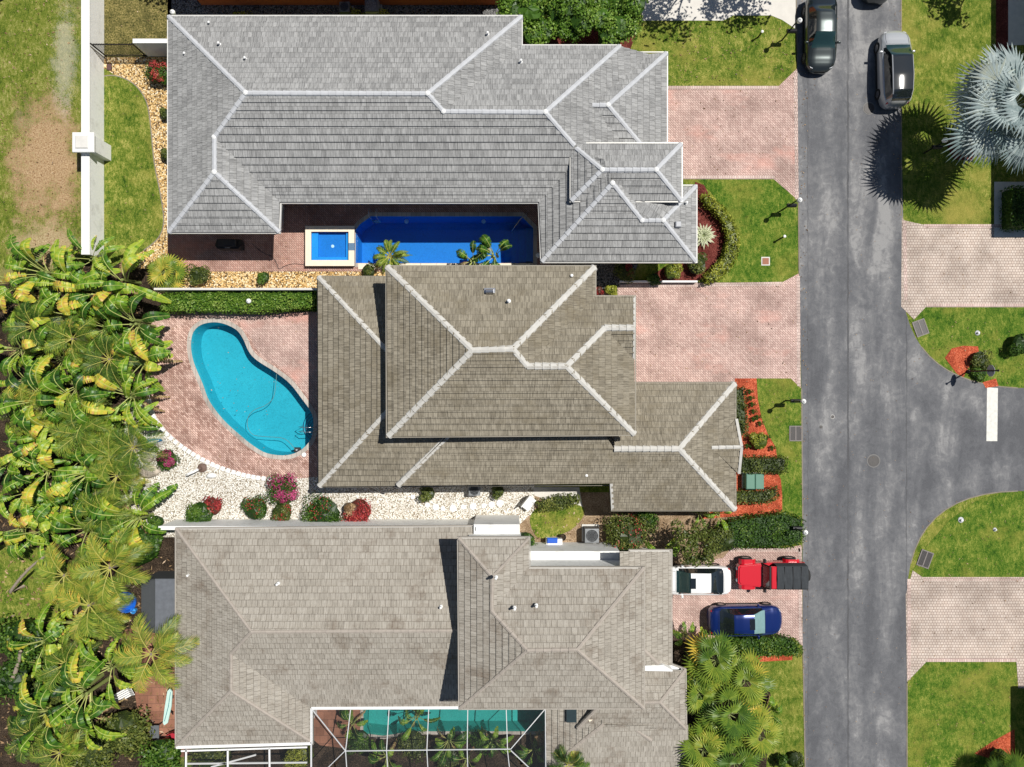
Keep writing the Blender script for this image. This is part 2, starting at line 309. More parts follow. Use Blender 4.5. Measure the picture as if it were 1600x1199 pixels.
# ------------------------------------------------------------------ the setting
def S(name, pts, z, mat, holes=(), smooth=0, label=None):
    p = pxl(pts); p = smooth_loop(p, smooth) if smooth else p
    return tag(filled(name, [p]+list(holes), z, mat), label, kind='structure')
poolA_px = [(563,351),(580,339),(815,339),(833,357),(833,412),(556,412),(556,360)]
poolB_px = [(299,540),(303,519),(318,507),(343,505),(368,515),(380,530),(389,550),(402,564),(430,582),(453,600),(472,624),(487,646),(490,666),(485,688),(470,704),(448,712),(418,709),(396,697),(375,680),(350,657),(328,628),(317,600),(303,566)]
poolC_px = [(568,1096),(852,1096),(852,1143),(640,1143),(600,1150),(568,1146)]
lpA = pxl(poolA_px); lpB = smooth_loop(pxl(poolB_px), 4); lpC = pxl(poolC_px)
def ring(lp, d): return [Vector((p.x, p.y, 0)) for p in offset(lp, -d)]
hA, hB, hC = lpA, lpB, lpC
big = [Vector((-500,-500,0)), Vector((500,-500,0)), Vector((500,500,0)), Vector((-500,500,0))]
tag(filled('lawn', [big, hA, hB, hC], 0, G_lawn), kind='structure')
S('rough_lot', [(-400,-300),(130,-300),(130,430),(60,440),(-400,480)], .008, G_rough)
S('grove_soil', [(-400,470),(30,440),(90,410),(150,410),(235,410),(262,455),(248,490),(232,520),(236,600),(205,640),(200,830),(275,835),(278,1300),(-400,1300)], .006, M_soil)
S('clearing_lawn', [(-60,880),(30,850),(95,880),(112,930),(90,968),(20,975),(-60,985)], .012, G_lawn, smooth=4)
S('side_lot', [(160,-60),(268,-60),(268,90),(160,90)], .008, M_scrub)
S('yellow_gravel', [(156,90),(270,90),(270,385),(262,420),(200,420),(156,380)], .012, M_ygravel)
S('curved_lawn', [(156,119),(180,118),(208,130),(227,155),(234,185),(238,225),(242,260),(250,300),(256,345),(248,372),(225,392),(190,410),(156,412),(150,260)], .018, G_lawn, smooth=4)
S('yellow_gravel', [(232,408),(610,415),(610,462),(240,462)], .010, M_ygravel)
S('courtyard', [(262,360),(330,300),(860,300),(860,425),(262,425)], .016, P_court, [hA])
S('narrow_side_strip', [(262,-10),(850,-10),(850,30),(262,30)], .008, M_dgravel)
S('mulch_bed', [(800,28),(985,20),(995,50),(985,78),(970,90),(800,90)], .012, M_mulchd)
S('concrete_driveway', [(1003,-200),(1245,-200),(1243,46),(1222,32),(1205,25),(1146,25),(1130,33),(1003,33)], .012, M_concw)
S('pool_deck', [(225,560),(231,515),(246,494),(270,488),(500,488),(500,745),(472,748),(440,749),(400,745),(365,737),(325,722),(290,700),(262,675),(243,650),(232,615)], .020, P_deck, [hB])
S('deck_light_pavers', [(500,490),(372,490),(376,508),(391,527),(400,546),(412,558),(436,573),(459,593),(480,620),(497,645),(500,650)], .026, P_pink)
S('white_gravel', [(195,640),(235,600),(245,650),(290,695),(340,722),(400,738),(500,742),(835,742),(835,800),(800,830),(800,840),(240,840),(195,800)], .012, M_wgravel)
S('side_yard_soil', [(800,840),(800,800),(835,770),(955,770),(1160,790),(1160,880),(1140,880),(1040,890),(1040,905),(800,905)], .010, soil('mat_sandy_soil', (.14,.09,.05), (.34,.24,.15), (.52,.40,.28)))
S('concrete_slab', [(833,762),(905,762),(912,802),(835,775)], .018, M_concw)
S('rough_grass_patch', [(828,808),(850,790),(905,790),(912,806),(890,830),(850,842),(835,835)], .020, G_lawn, smooth=3)
# driveways
S('driveway', [(1030,136),(1216,136),(1245,108),(1247,314),(1208,280),(1030,280)], .016, P_pink)
S('driveway', [(930,462),(968,447),(990,443),(1222,442),(1248,428),(1251,607),(1235,592),(1150,592),(1150,606),(930,606)], .016, P_pink)
S('driveway', [(1030,890),(1130,872),(1142,858),(1225,858),(1252,852),(1254,1010),(1240,997),(1030,1002)], .016, P_pink)
S('driveway', [(1409,338),(1412,345),(1443,352),(1900,352),(1900,479),(1447,480),(1428,500),(1408,480)], .016, P_cream)
S('driveway', [(1415,930),(1426,892),(1442,903),(1900,903),(1900,1076),(1591,1076),(1588,1034),(1448,1034),(1417,1066)], .016, P_cream)
def strip(name, pts, wd, z, mat, sm=0, par=None):
    p = pxl(pts); p = smooth_loop(p, sm, False) if sm else p; L = []; Rr = []
    for i, q in enumerate(p):
        d = (p[min(i+1,len(p)-1)]-p[max(i-1,0)]).normalized(); n = Vector((-d.y, d.x, 0)); L.append(q+n*wd/2); Rr.append(q-n*wd/2)
    mb = MB()
    for i in range(len(p)-1): mb.prism([L[i],L[i+1],Rr[i+1],Rr[i]], z-.01, z) if False else mb.poly([(*L[i].xy,z),(*Rr[i].xy,z),(*Rr[i+1].xy,z),(*L[i+1].xy,z)])
    return tag(mb.build(name, mat, par), kind='structure')
for pts in ([(1042,138),(1217,138)],[(1210,278),(1064,278)],[(1243,112),(1245,312)],[(968,448),(1222,444)],[(1247,432),(1248,604)],[(1250,855),(1251,1008)],[(1140,860),(1250,860)],
            [(1413,346),(1415,470)],[(1443,354),(1700,354)],[(1447,478),(1700,478)],[(1442,905),(1700,905)],[(1448,1032),(1588,1032)],[(1420,905),(1420,1062)]):
    strip('driveway_border', pts, .22, .024, P_edge)
# mulch and lawns at the fronts
S('red_mulch', [(1148,592),(1182,592),(1184,625),(1190,655),(1200,680),(1212,700),(1214,716),(1148,716)], .020, M_mulch)
S('red_mulch', [(1148,738),(1214,738),(1220,750),(1222,775),(1222,800),(1170,806),(1090,812),(1148,780)], .020, M_mulch)
S('front_lawn', [(1182,592),(1236,592),(1252,608),(1254,855),(1226,850),(1224,775),(1216,735),(1214,702),(1200,680),(1190,655),(1184,625)], .014, G_green)
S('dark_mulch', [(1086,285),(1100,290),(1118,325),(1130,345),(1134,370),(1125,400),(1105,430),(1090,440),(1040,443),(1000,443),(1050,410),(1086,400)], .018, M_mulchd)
S('front_lawn', [(1088,280),(1208,280),(1246,313),(1247,425),(1220,442),(1098,442),(1120,420),(1140,380),(1130,330),(1110,300)], .014, G_green)
S('top_lawn', [(985,90),(1000,34),(1130,34),(1146,26),(1222,32),(1243,48),(1244,108),(1215,135),(1030,135),(1030,90)], .014, G_lawn)
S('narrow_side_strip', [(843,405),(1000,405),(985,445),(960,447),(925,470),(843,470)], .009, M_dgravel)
S('red_mulch', [(1160,1026),(1238,1024),(1238,1032),(1160,1036)], .022, M_mulch)
S('red_mulch', [(1476,560),(1487,545),(1505,541),(1528,542),(1530,556),(1516,570),(1505,590),(1495,585)], .020, M_mulch)
S('red_mulch', [(1535,598),(1556,592),(1560,604),(1540,607)], .021, M_mulch)
S('red_mulch', [(1522,1178),(1552,1158),(1585,1140),(1586,1185),(1560,1190)], .020, M_mulch)
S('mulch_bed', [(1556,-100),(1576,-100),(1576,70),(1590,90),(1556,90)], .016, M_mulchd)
S('concrete_walk', [(1575,-100),(1900,-100),(1900,60),(1575,72)], .018, M_conc)
S('concrete_walk', [(1553,285),(1900,285),(1900,371),(1553,371)], .022, M_conc)
S('mulch_bed', [(1478,225),(1520,215),(1520,252),(1490,250)], .018, M_mulchd)
S('right_lawn', [(1417,1066),(1448,1034),(1588,1034),(1590,1300),(1418,1300)], .012, G_green)
S('right_lawn', [(1420,500),(1428,500),(1447,480),(1900,481),(1900,608),(1545,606),(1500,596),(1470,577),(1440,545)], .010, G_green)
S('right_lawn', [(1600,768),(1565,770),(1522,785),(1482,815),(1447,855),(1426,892),(1442,903),(1900,903),(1900,768)], .010, G_green)
# road
def arc(p0, p1, p2, n=12): return [tuple(Vector(p0).lerp(Vector(p1), t).lerp(Vector(p1).lerp(Vector(p2), t), t)) for t in [i/n for i in range(n+1)]]
road_px = [(1238,-1500),(1243,0),(1246,150),(1247,315),(1249,440),(1252,600),(1254,750),(1254,1000),(1258,1199),(1262,2600),(1418,2600),(1418,1070)]+arc((1417,930),(1420,770),(1590,768))+[(2600,768),(2600,607)]+arc((1590,607),(1430,600),(1412,470))+[(1411,345),(1408,180),(1408,-1500)]
S('road', road_px, .012, M_asph)
S('stop_line', [(1542,606),(1559,607),(1558,690),(1541,690)], .017, M_paint)
M_kerb = plain('mat_kerb', (.22,.19,.15), .9, sc_=2, var=.4)
def kerb(pts, sm=0): strip('kerb_edge', pts, .07, .020, M_kerb, sm)
kerb([(1244,0),(1246,105)]); kerb([(1247.5,316),(1248.5,428)]); kerb([(1252.5,608),(1254.5,855)]); kerb([(1254.5,1012),(1258,1199)])
kerb([(1408,0),(1408.5,338)]); kerb(arc((1590,607),(1430,600),(1412,470))[:-4]); kerb(arc((1590,768),(1420,770),(1417,930))[:-2]); kerb([(1417,1068),(1417,1199)])
kerb([(156,121),(180,119),(208,131),(227,155),(234,185),(238,225),(242,260),(250,300),(256,345),(248,372),(225,392)], 4)
# back deck terracotta behind the third house, ground under its screen
S('terracotta_patio', [(195,985),(300,960),(300,1180),(255,1190),(215,1110)], .014, P_terra)
S('patio_floor', [(470,1085),(568,1085),(568,1155),(540,1170),(500,1165),(470,1140)], .014, P_terra)
S('planting_soil', [(470,1140),(500,1165),(560,1152),(640,1147),(870,1147),(870,1300),(300,1300),(300,1165)], .012, M_soil)
S('planting_soil', [(1040,1002),(1130,998),(1190,1035),(1205,1090),(1190,1300),(900,1300),(900,1180),(1040,1100)], .012, M_soil)
S('gravel_yard', [(205,870),(280,870),(280,960),(205,980)], .013, M_soil)
# ------------------------------------------------------------------ pools
def watermat(name, tint, rough=.03, bs=1.1, st=.22, gl=.10):
    t = NT(name); nt = t.nt; nt.nodes.remove(t.b); tr = t.n('BsdfTransparent'); tr.inputs[0].default_value = (*tint,1)
    g = t.n('BsdfGlossy'); g.inputs['Roughness'].default_value = rough; f = t.n('Fresnel'); f.inputs[0].default_value = 1.33
    b = t.n('Bump'); b.inputs['Strength'].default_value = st; b.inputs['Distance'].default_value = .05; t.l(t.noise(bs*2.5, 4, None, .6, 1.2), b.inputs['Height']); t.l(b.outputs[0], g.inputs['Normal']); t.l(b.outputs[0], f.inputs['Normal'])
    mx = t.n('MixShader'); t.l(t.math('ADD', f.outputs[0], gl*.2), mx.inputs[0]); t.l(tr.outputs[0], mx.inputs[1]); t.l(g.outputs[0], mx.inputs[2]); t.l(mx.outputs[0], nt.nodes['Material Output'].inputs[0]); return t.m
def plaster(name, a, b, sc_=.8):
    t = NT(name, .6, .3); n = t.noise(sc_, 4, None, .6, .5); v = t.noise(3.2, 4, None, .75, 3.5)  # distorted noise puts rippling water light into the plaster colour
    t.col(t.mix(.5, t.mix(n, a, b), t.ramp(v, [(.38,(.62,.62,.62)),(.52,(1,1,1))]), 'MULTIPLY')); return t.m
def pool(name, lp, depth, label, pm, wm, copmat, cw, zc=.04, wz=-.14, inner=None):
    cx = sum(p.x for p in lp)/len(lp); cy = sum(p.y for p in lp)/len(lp); e = empty(name, (cx,cy,0), label, 'pool'); off = Vector((-cx,-cy,0))
    lq = [p+off for p in lp]; n = len(lq); mb = MB(); fl = offset(lq, .12)
    mb.add([(p.x,p.y,zc) for p in lq]+[(p.x,p.y,-depth) for p in fl], [(i,(i+1)%n,n+(i+1)%n,n+i) for i in range(n)])
    b = mb.build('basin_wall', pm, e); filled('basin_floor', [fl], -depth, pm, e)
    filled('water', [offset(lq, .004)], wz, wm, e)
    out = offset(lq, -cw); c = filled('coping', [out, lq], zc, copmat, e)
    m2 = MB(); k = len(out); m2.add([(p[0],p[1],zc) for p in out]+[(p[0],p[1],-.02) for p in out], [(i,(i+1)%k,k+(i+1)%k,k+i) for i in range(k)]); m2.build('coping_edge', copmat, e)
    return e, off
PL_blue = plaster('mat_blue_plaster', (.010,.18,.56), (.015,.23,.66)); PL_turq = plaster('mat_turquoise_plaster', (.015,.33,.43), (.04,.47,.57), .5); PL_teal = plaster('mat_teal_plaster', (.04,.36,.30), (.08,.48,.40))
WM = watermat('mat_water', (.80,.95,.98)); WMt = watermat('mat_still_water', (.75,.92,.97), .02, .6, .12)
M_cop = pavers('mat_coping', (.62,.56,.50), (.50,.45,.40), (.25,.22,.20), 0, .3, 3, js=.01); M_copw = plain('mat_travertine', (.78,.68,.53), .7, sc_=5, var=.14)
eA, oA = pool('swimming_pool', lpA, 1.3, 'long deep blue pool with clipped corners beside the grey roofed house', PL_blue, WMt, M_cop, .25)
eB, oB = pool('swimming_pool', lpB, 1.15, 'turquoise kidney shaped pool set in a pink paved deck', PL_turq, WM, M_cop, .26)
eC, oC = pool('swimming_pool', lpC, 1.1, 'green tinted pool under the white screen enclosure', PL_teal, WMt, M_cop, .2)
def local(e, px, py, z=0): return G(px,py,z)-Vector(e.location)
mb = MB()      # pool A light strip of travertine coping at the near side, ladder, steps
for i in range(11):
    x0 = 560+i*24.5; a = local(eA, x0, 413, 0); b = local(eA, x0+23.5, 419, 0); mb.box(a.x, b.y-.1, .02, b.x, a.y+.02, .055)
mb.build('coping_slabs', M_copw, eA)
mb = MB()
for dx in (0, .45):
    p = local(eA, 580+dx*25, 340); mb.tube([p+Vector((0,.35,0)), p+Vector((0,.35,.7)), p+Vector((0,.15,.85)), p+Vector((0,-.12,.7)), p+Vector((0,-.15,-.9))], .022, 8)
p = local(eA, 580, 340)
for z in (-.3,-.55,-.8): mb.bar(p+Vector((0,-.15,z)), p+Vector((.45,-.15,z)), .08, .03)
mb.build('ladder', M_steel, eA, True)
mb = MB(); p = local(eA, 823, 338); q = local(eA, 800, 362); mb.tube([p, p+Vector((0,0,.85)), p.lerp(q,.5)+Vector((0,0,.9)), q+Vector((0,0,.1)), q+Vector((0,0,-.6))], .022, 8); mb.build('handrail', M_steel, eA, True)
mb = MB()
for i in range(4):
    a = local(eA, 833, 356); mb.box(a.x-.45*(4-i), a.y-2.1, -1.29+i*.0, a.x-.02, a.y, -1.25+.27*(i+1))
mb.build('steps', PL_blue, eA)
mb = MB()
for x in (633, 755):
    mb = MB(); p = local(eA, x, 343); mb.lathe((p.x, p.y-.02, -.55), [(.14,-.03),(.14,.02),(.08,.04)], 14); mb.build('pool_light', M_trim, eA)
# pool B: curved steps, handrail
def half_disc(c, r, a0, a1, n=16): return [Vector((c.x,c.y,0))]+[Vector((c.x+r*math.cos(a0+(a1-a0)*i/n), c.y+r*math.sin(a0+(a1-a0)*i/n), 0)) for i in range(n+1)]
mb = MB(); c = local(eB, 491, 668)
for i in range(4): mb.prism(half_disc(c, .95-.2*i, PI*.55, PI*1.5), -1.14, -.98+.2*i)
mb.build('steps', PL_turq, eB)
mb = MB()
for i in range(4):
    hd = half_disc(c, .955-.2*i, PI*.55, PI*1.5)[1:]; mb.tube([v+Vector((0,0,-.97+.2*i)) for v in hd], .02, 5)
mb.build('step_trim', plain('mat_dark_blue_tile', (.01,.05,.15), .3), eB)
mb = MB(); c2 = local(eB, 497, 671); c3 = local(eB, 468, 671)
for d in (-.14, .14): mb.tube([c2+Vector((0,d,0)), c2+Vector((-.05,d,.8)), c2.lerp(c3,.5)+Vector((0,d,.85)), c3+Vector((0,d,.2)), c3+Vector((0,d,-.7))], .02, 8)
mb.build('handrail', M_steel, eB, True)
# spa
sp = [(483,359),(554,359),(554,415),(483,415)]
e = empty('spa', G(518,388), 'small raised square spa with pale travertine rim beside the long blue pool', 'spa')
a = local(e, 480, 356); b = local(e, 556, 418); xa, ya, xb, yb = a.x, b.y, b.x, a.y
mb = MB(); t_ = .36; z1 = .42; ix0, iy0, ix1, iy1 = xa+t_, ya+t_, xb-t_, yb-t_
for r in ((xa,ya,xb,iy0),(xa,iy1,xb,yb),(xa,iy0,ix0,iy1),(ix1,iy0,xb,iy1)): mb.box(r[0],r[1],z1-.06,r[2],r[3],z1)
mb.build('rim', M_copw, e)
mb = MB(); d = .03
for r in ((xa+d,ya+d,xb-d,iy0-d),(xa+d,iy1+d,xb-d,yb-d),(xa+d,iy0-d,ix0-d,iy1+d),(ix1+d,iy0-d,xb-d,iy1+d)): mb.box(r[0],r[1],.0,r[2],r[3],z1-.06)
mb.build('spa_wall', plain('mat_dark_tile', (.05,.06,.08), .3), e)
mb = MB(); mb.poly([(ix0-d,iy0-d,.03),(ix1+d,iy0-d,.03),(ix1+d,iy1+d,.03),(ix0-d,iy1+d,.03)]); mb.build('spa_floor', PL_blue, e)
PL_blue2 = plaster('mat_bright_blue_plaster', (.015,.28,.72), (.03,.36,.82)); mb = MB()
mb.box(ix0-d,iy0-d,.03,ix0+.38,iy1+d,.20); mb.box(ix1-.2,iy0-d,.03,ix1+d,iy1+d,.20); mb.box(ix0+.38,iy0-d,.03,ix1-.2,iy0+.22,.20); mb.build('bench', PL_blue2, e)
mb = MB(); mb.lathe(((ix0+ix1)/2+.08,(iy0+iy1)/2+.05,.03), [(.1,0),(.1,.02),(.04,.03)], 12); mb.build('drain_cover', M_trim, e)
mb = MB(); mb.poly([(ix0,iy0,z1-.09),(ix1,iy0,z1-.09),(ix1,iy1,z1-.09),(ix0,iy1,z1-.09)]); mb.build('water', WMt, e)
mb = MB(); mb.box(ix1+.005,(iy0+iy1)/2-.28,z1-.005,xb+.01,(iy0+iy1)/2+.18,z1+.004); mb.build('spillway', plain('mat_mosaic', (.12,.20,.30), .25, sc_=30, var=.6), e)
# ------------------------------------------------------------------ houses
def solve(px, py, pl, p=.417):
    ax, k, ze, s = pl[:4]; p = pl[4] if len(pl) > 4 else p
    q, q0 = ((px-800)/F, (k-800)/F*(H-ze)) if ax == 'x' else ((py-600)/F, (k-600)/F*(H-ze))
    return (ze+p*s*(q*H-q0))/(1+p*s*q)
def pt(v, planes):
    z = v[2]
    if isinstance(z, str): z = sum(solve(v[0], v[1], planes[c]) for c in z)/len(z)
    return G(v[0], v[1], z)
def clip(poly, b, b0, keep_above):
    out = []; n = len(poly)
    for i in range(n):
        p, q = poly[i], poly[(i+1) % n]; dp = b(p)-b0; dq = b(q)-b0
        if not keep_above: dp, dq = -dp, -dq
        if dp >= -1e-6: out.append(p)
        if (dp > 1e-6 and dq < -1e-6) or (dp < -1e-6 and dq > 1e-6): out.append(p.lerp(q, dp/(dp-dq)))
    return out
def roof_face(mb, P, c=.38, lift=.045, eave=None):
    n = Vector((0,0,0))
    for i in range(len(P)):
        a, b_ = P[i], P[(i+1) % len(P)]; n += Vector(((a.y-b_.y)*(a.z+b_.z), (a.z-b_.z)*(a.x+b_.x), (a.x-b_.x)*(a.y+b_.y)))
    n.normalize()
    if n.z < 0: n = -n; P = P[::-1]
    if eave is not None: g = (Vector(eave)-n*n.dot(Vector(eave))).normalized()
    else: g = (Vector((0,0,1))-n*n.z).normalized()
    # snap the slope to the axis directions, the courses run true to the eaves
    h = Vector((g.x,g.y)); 
    if abs(h.x) > abs(h.y)*2: g = Vector((math.copysign(1,g.x),0,g.z/h.length)).normalized()
    elif abs(h.y) > abs(h.x)*2: g = Vector((0,math.copysign(1,g.y),g.z/h.length)).normalized()
    s = Vector((g.y,-g.x,0)).normalized(); bf = lambda p: p.dot(g); lo = min(map(bf, P)); hi = max(map(bf, P)); k = 0; u0 = R.uniform(0, 50); v0 = R.randrange(0, 60)*c
    while lo+k*c < hi-1e-4:
        b0 = lo+k*c; st = clip(clip(P, bf, b0, True), bf, b0+c, False)
        if len(st) >= 3:
            uv = [(q.dot(s)+u0, bf(q)-lo+v0) for q in st]
            L = [q+n*(lift*(1-(bf(q)-b0)/c)+.004) for q in st]; mb.poly(L, .5, uv)
            for i in range(len(st)):
                j = (i+1) % len(st)
                if abs(bf(st[i])-b0) < 1e-4 and abs(bf(st[j])-b0) < 1e-4 and (st[i]-st[j]).length > .01:
                    mb.poly([st[i]-n*.01, st[j]-n*.01, L[j], L[i]], .5, [(uv[i][0],v0),(uv[j][0],v0),(uv[j][0],v0+.01),(uv[i][0],v0+.01)])
        k += 1
def caps(name, p, q, mat, par, wd=.34, seg=.42, h=.07, drop=.07, step=.03):
    p = Vector(p); q = Vector(q)
    if p.z > q.z+.05: p, q = q, p       # laid from the low end up, each over the one below
    mb = MB(); Ln = (q-p).length; d = (q-p)/Ln; s = d.cross(Vector((0,0,1))).normalized(); n = s.cross(d); k = max(1, round(Ln/seg)); u = Ln/k
    for i in range(k):
        a = p+d*(i*u-.02); b = p+d*((i+1)*u+.03); w0 = wd*(1+R.uniform(-.03,.03))
        pr = [(-w0/2,-drop),(-w0*.33,h*.55),(0,h),(w0*.33,h*.55),(w0/2,-drop)]
        for c_, up, sc_ in ((a, step, 1.0), (b, 0, .88)):
            pass
        va = [a+s*x+n*(y+step) for x, y in pr]; vb = [b+s*x*.88+n*y for x, y in pr]
        mb.add(va+vb, [(j,j+1,6+j,5+j) for j in range(4)]+[(4,3,2,1,0),(5,6,7,8,9)])
    return mb.build(name, mat, par)
def mortar(pp, par):
    mb = MB(); mb.lathe(tuple(pp+Vector((0,0,-.02))), [(.17,0),(.14,.10),(.06,.14)], 8); return mb.build('mortar_joint', CAP_M, par)
def eaves(par, outline, ze, wall, gut=None, inset=.45, zb=-.05, th=.16, soff=True):
    O = [G(x, y, ze) for x, y in outline]; n = len(O); A = sum(O[i].x*O[(i+1)%n].y-O[(i+1)%n].x*O[i].y for i in range(n))
    if A < 0: O = O[::-1]
    mb = MB(); out = offset(O, -.10); inn = offset(O, -.04)
    for rr, zz0, zz1 in ((out, ze-th, ze+.015),):
        mb.add([(p[0],p[1],zz0) for p in rr]+[(p[0],p[1],zz1) for p in rr]+[(p[0],p[1],zz1) for p in inn], [(i,(i+1)%n,n+(i+1)%n,n+i) for i in range(n)]+[(n+i,n+(i+1)%n,2*n+(i+1)%n,2*n+i) for i in range(n)])
    mb.build('gutter', gut or M_gut, par)
    filled('soffit', [[Vector((p[0],p[1],0)) for p in O]], ze-th+.01, M_trim, par)
    wl = offset(O, inset); mb = MB(); mb.add([(p[0],p[1],zb) for p in wl]+[(p[0],p[1],ze-th+.02) for p in wl], [(i,(i+1)%n,n+(i+1)%n,n+i) for i in range(n)])
    mb.build('wall', wall, par); return wl
def vent(par, px, py, z, r=.06, h=.22, mat=None):
    p = G(px, py, z); mb = MB(); mb.lathe((p.x,p.y,z-.15), [(r*1.9,0),(r*1.9,.12),(r,.16),(r,h+.1),(r*1.35,h+.1),(r*1.35,h+.15),(r*.5,h+.18)], 12)
    mb.build('roof_vent', mat or M_trim, par)
def window(par, c, wd, ht, nx, ny):        # framed window set on a wall, facing (nx, ny)
    s = Vector((-ny, nx, 0)); n = Vector((nx, ny, 0)); c = Vector(c); f = MB(); g = MB()
    a = c-s*wd/2; b = c+s*wd/2
    for z in (-ht/2, ht/2): f.bar(a+Vector((0,0,z)), b+Vector((0,0,z)), .08, .08)
    for q in (a, b, c): f.bar(q+Vector((0,0,-ht/2)), q+Vector((0,0,ht/2)), .08, .08)
    w_ = f.build('window', M_trim, par); m = n*.012
    g.poly([a+m+Vector((0,0,-ht/2)), b+m+Vector((0,0,-ht/2)), b+m+Vector((0,0,ht/2)), a+m+Vector((0,0,ht/2))]); g.build('pane', M_glass, w_)
def garage(par, c, wd, ht, nx, ny):
    s = Vector((-ny, nx, 0)); n = Vector((nx, ny, 0)); c = Vector(c); mb = MB()
    for k in range(4):
        z = -ht/2+ht/4*(k+.5)
        for j in range(4): q = c+s*(wd*(j+.5)/4-wd/2)+Vector((0,0,z)); mb.bar(q-s*(wd/8-.03), q+s*(wd/8-.03), .05+.03, ht/4-.05)
    mb.bar(c-s*wd/2, c+s*wd/2, .04, ht); mb.build('garage_door', M_trim, par)
def house(name, label, planes, V, faces, cap, roofm, capm, loc, course=.38, capw=.34, lift=.045, skipm=False):
    e = empty(name, (0,0,0), label, 'house'); mb = MB(); W = {k: pt(v, planes) for k, v in V.items()}
    for f in faces: roof_face(mb, [W[k] for k in f.split()], course, lift)
    r = mb.build('roof', roofm, e)
    done = set()
    for c_ in cap:
        k = c_.split(); wd = float(k[2]) if len(k) > 2 else capw; caps('ridge_cap', W[k[0]], W[k[1]], capm, r, wd)
        if not skipm:
            for q in k[:2]:
                if cap_count(cap, q) > 1 and q not in done: done.add(q); mortar(W[q], r)
    return e, r, W
def cap_count(cap, q): return sum(q in c.split()[:2] for c in cap)
# --- A, the grey house
pA = {'N':('y',27,3.5,1),'n':('y',73,3.5,1),'W':('x',264,3.5,1),'S':('y',316,3.5,-1),'s':('y',363,3.5,-1),'e':('x',436,3.5,-1),'E':('x',814,3.5,-1),'F':('x',968,3.5,-1,.3),
      'G':('x',1041,3.1,-1,.36),'g':('y',84,3.1,1,.36),'T':('y',226,4.5,1),'U':('x',1064,4.5,-1),'X':('x',893,4.5,1),'Y':('y',314,4.5,-1),'C':('y',409,3.5,-1),'c':('x',845,3.5,1),'D':('x',1087,3.5,-1)}
VA = {'nw':(264,27,3.5),'ne':(814,27,3.5),'r1':(384,146,'NW'),'r2':(668,147,'NE'),'r3':(693,175,'n'),'r4':(852,176,'n'),'ne2':(814,73,3.5),'ne3':(968,73,3.5),'w1':(335,215,'W'),'w2':(335,270,'W'),
      'sw':(264,363,3.5),'se':(436,363,3.5),'in':(437,316,3.5),'in2':(843,316,3.5),'v1':(915,240,'S'),'h1':(897,228,'S'),'h2':(912,240,'S'),'f1':(1015,86,3.1),'g1':(1041,84,3.1),'g2':(925,165,4.22),'g3':(950,165,4.22),'g4':(1041,250,3.1),'g5':(1006,232,3.5),'g6':(985,240,3.6),
      't1':(893,226,4.5),'t2':(1064,226,4.5),'t3':(941,266,'TX'),'t4':(1025,266,'TU'),'t5':(1064,314,4.5),'t6':(893,314,4.5),
      'c1':(957,287,'Cc'),'c2':(1003,345,'C'),'c3':(1036,345,'C'),'c4':(1087,292,3.55),'c5':(1087,409,3.5),'c6':(847,409,3.5),'c7':(1060,292,3.65),'c8':(990,305,4.1),'c9':(944,250,5.15),'ca':(980,290,4.55)}
FA = ['nw ne r2 r1','nw r1 w1 w2 sw','sw w2 se','se w2 w1 in','in w1 r1 r2 r3 r4 h1 h2 in2','ne ne2 r3 r2','ne2 ne3 r4 r3','ne3 f1 g2 g6 h2 h1 r4','f1 g1 g3 g2','g1 g4 g5 g3','g2 g3 g5 g6',
      't1 t2 t4 t3','t2 t5 t4','t5 t6 t3 t4','t6 t1 t3','in2 h2 c9 c1 c6','c6 c1 c2 c3 c5','c5 c3 c4','c3 c2 ca c8 c7 c4','c1 c2 ca']
CA = ['nw r1','r1 r2','r2 ne','r1 w1','w1 w2','w2 sw','w2 se','r2 r3','r3 r4','r4 ne3','r4 h1','g3 g1','g3 g5','g2 g3','t1 t3','t3 t4','t3 t6','t4 t2','t4 t5','c1 c6','c1 c2','c2 c3','c3 c4','c3 c5']
hA_, rA, WA = house('house', 'long grey tiled house with the deep blue pool in its courtyard', pA, VA, FA, CA, ROOF_A, CAP_A, None, .41, lift=.065)
eaves(hA_, [(962,84),(1041,84),(1041,250),(962,250)], 3.06, W_grey)
wlA = eaves(hA_, [(264,27),(814,27),(814,73),(968,73),(968,232),(1060,232),(1060,292),(1087,292),(1087,409),(847,409),(843,316),(437,316),(435,363),(264,363)], 3.44, W_grey, gut=plain('mat_white_gutter', (.66,.65,.62), .5), inset=.85)
mb = MB(); pass
eaves(hA_, [(893,226),(1064,226),(1064,314),(893,314)], 4.48, W_grey, inset=.12, zb=3.2, th=.12)
for x, y, z in ((343,70,4.4),(328,38,3.7),(290,86,3.9),(384,93,4.8),(762,54,4.1),(814,97,4.1),(1072,318,3.9)): vent(hA_, x, y, z, .05)
mb = MB(); p = G(1059,352,4.1); mb.bbox(p.x-.16,p.y-.16,3.7,p.x+.16,p.y+.16,4.3,.04); mb.build('roof_vent', M_greyp, hA_)
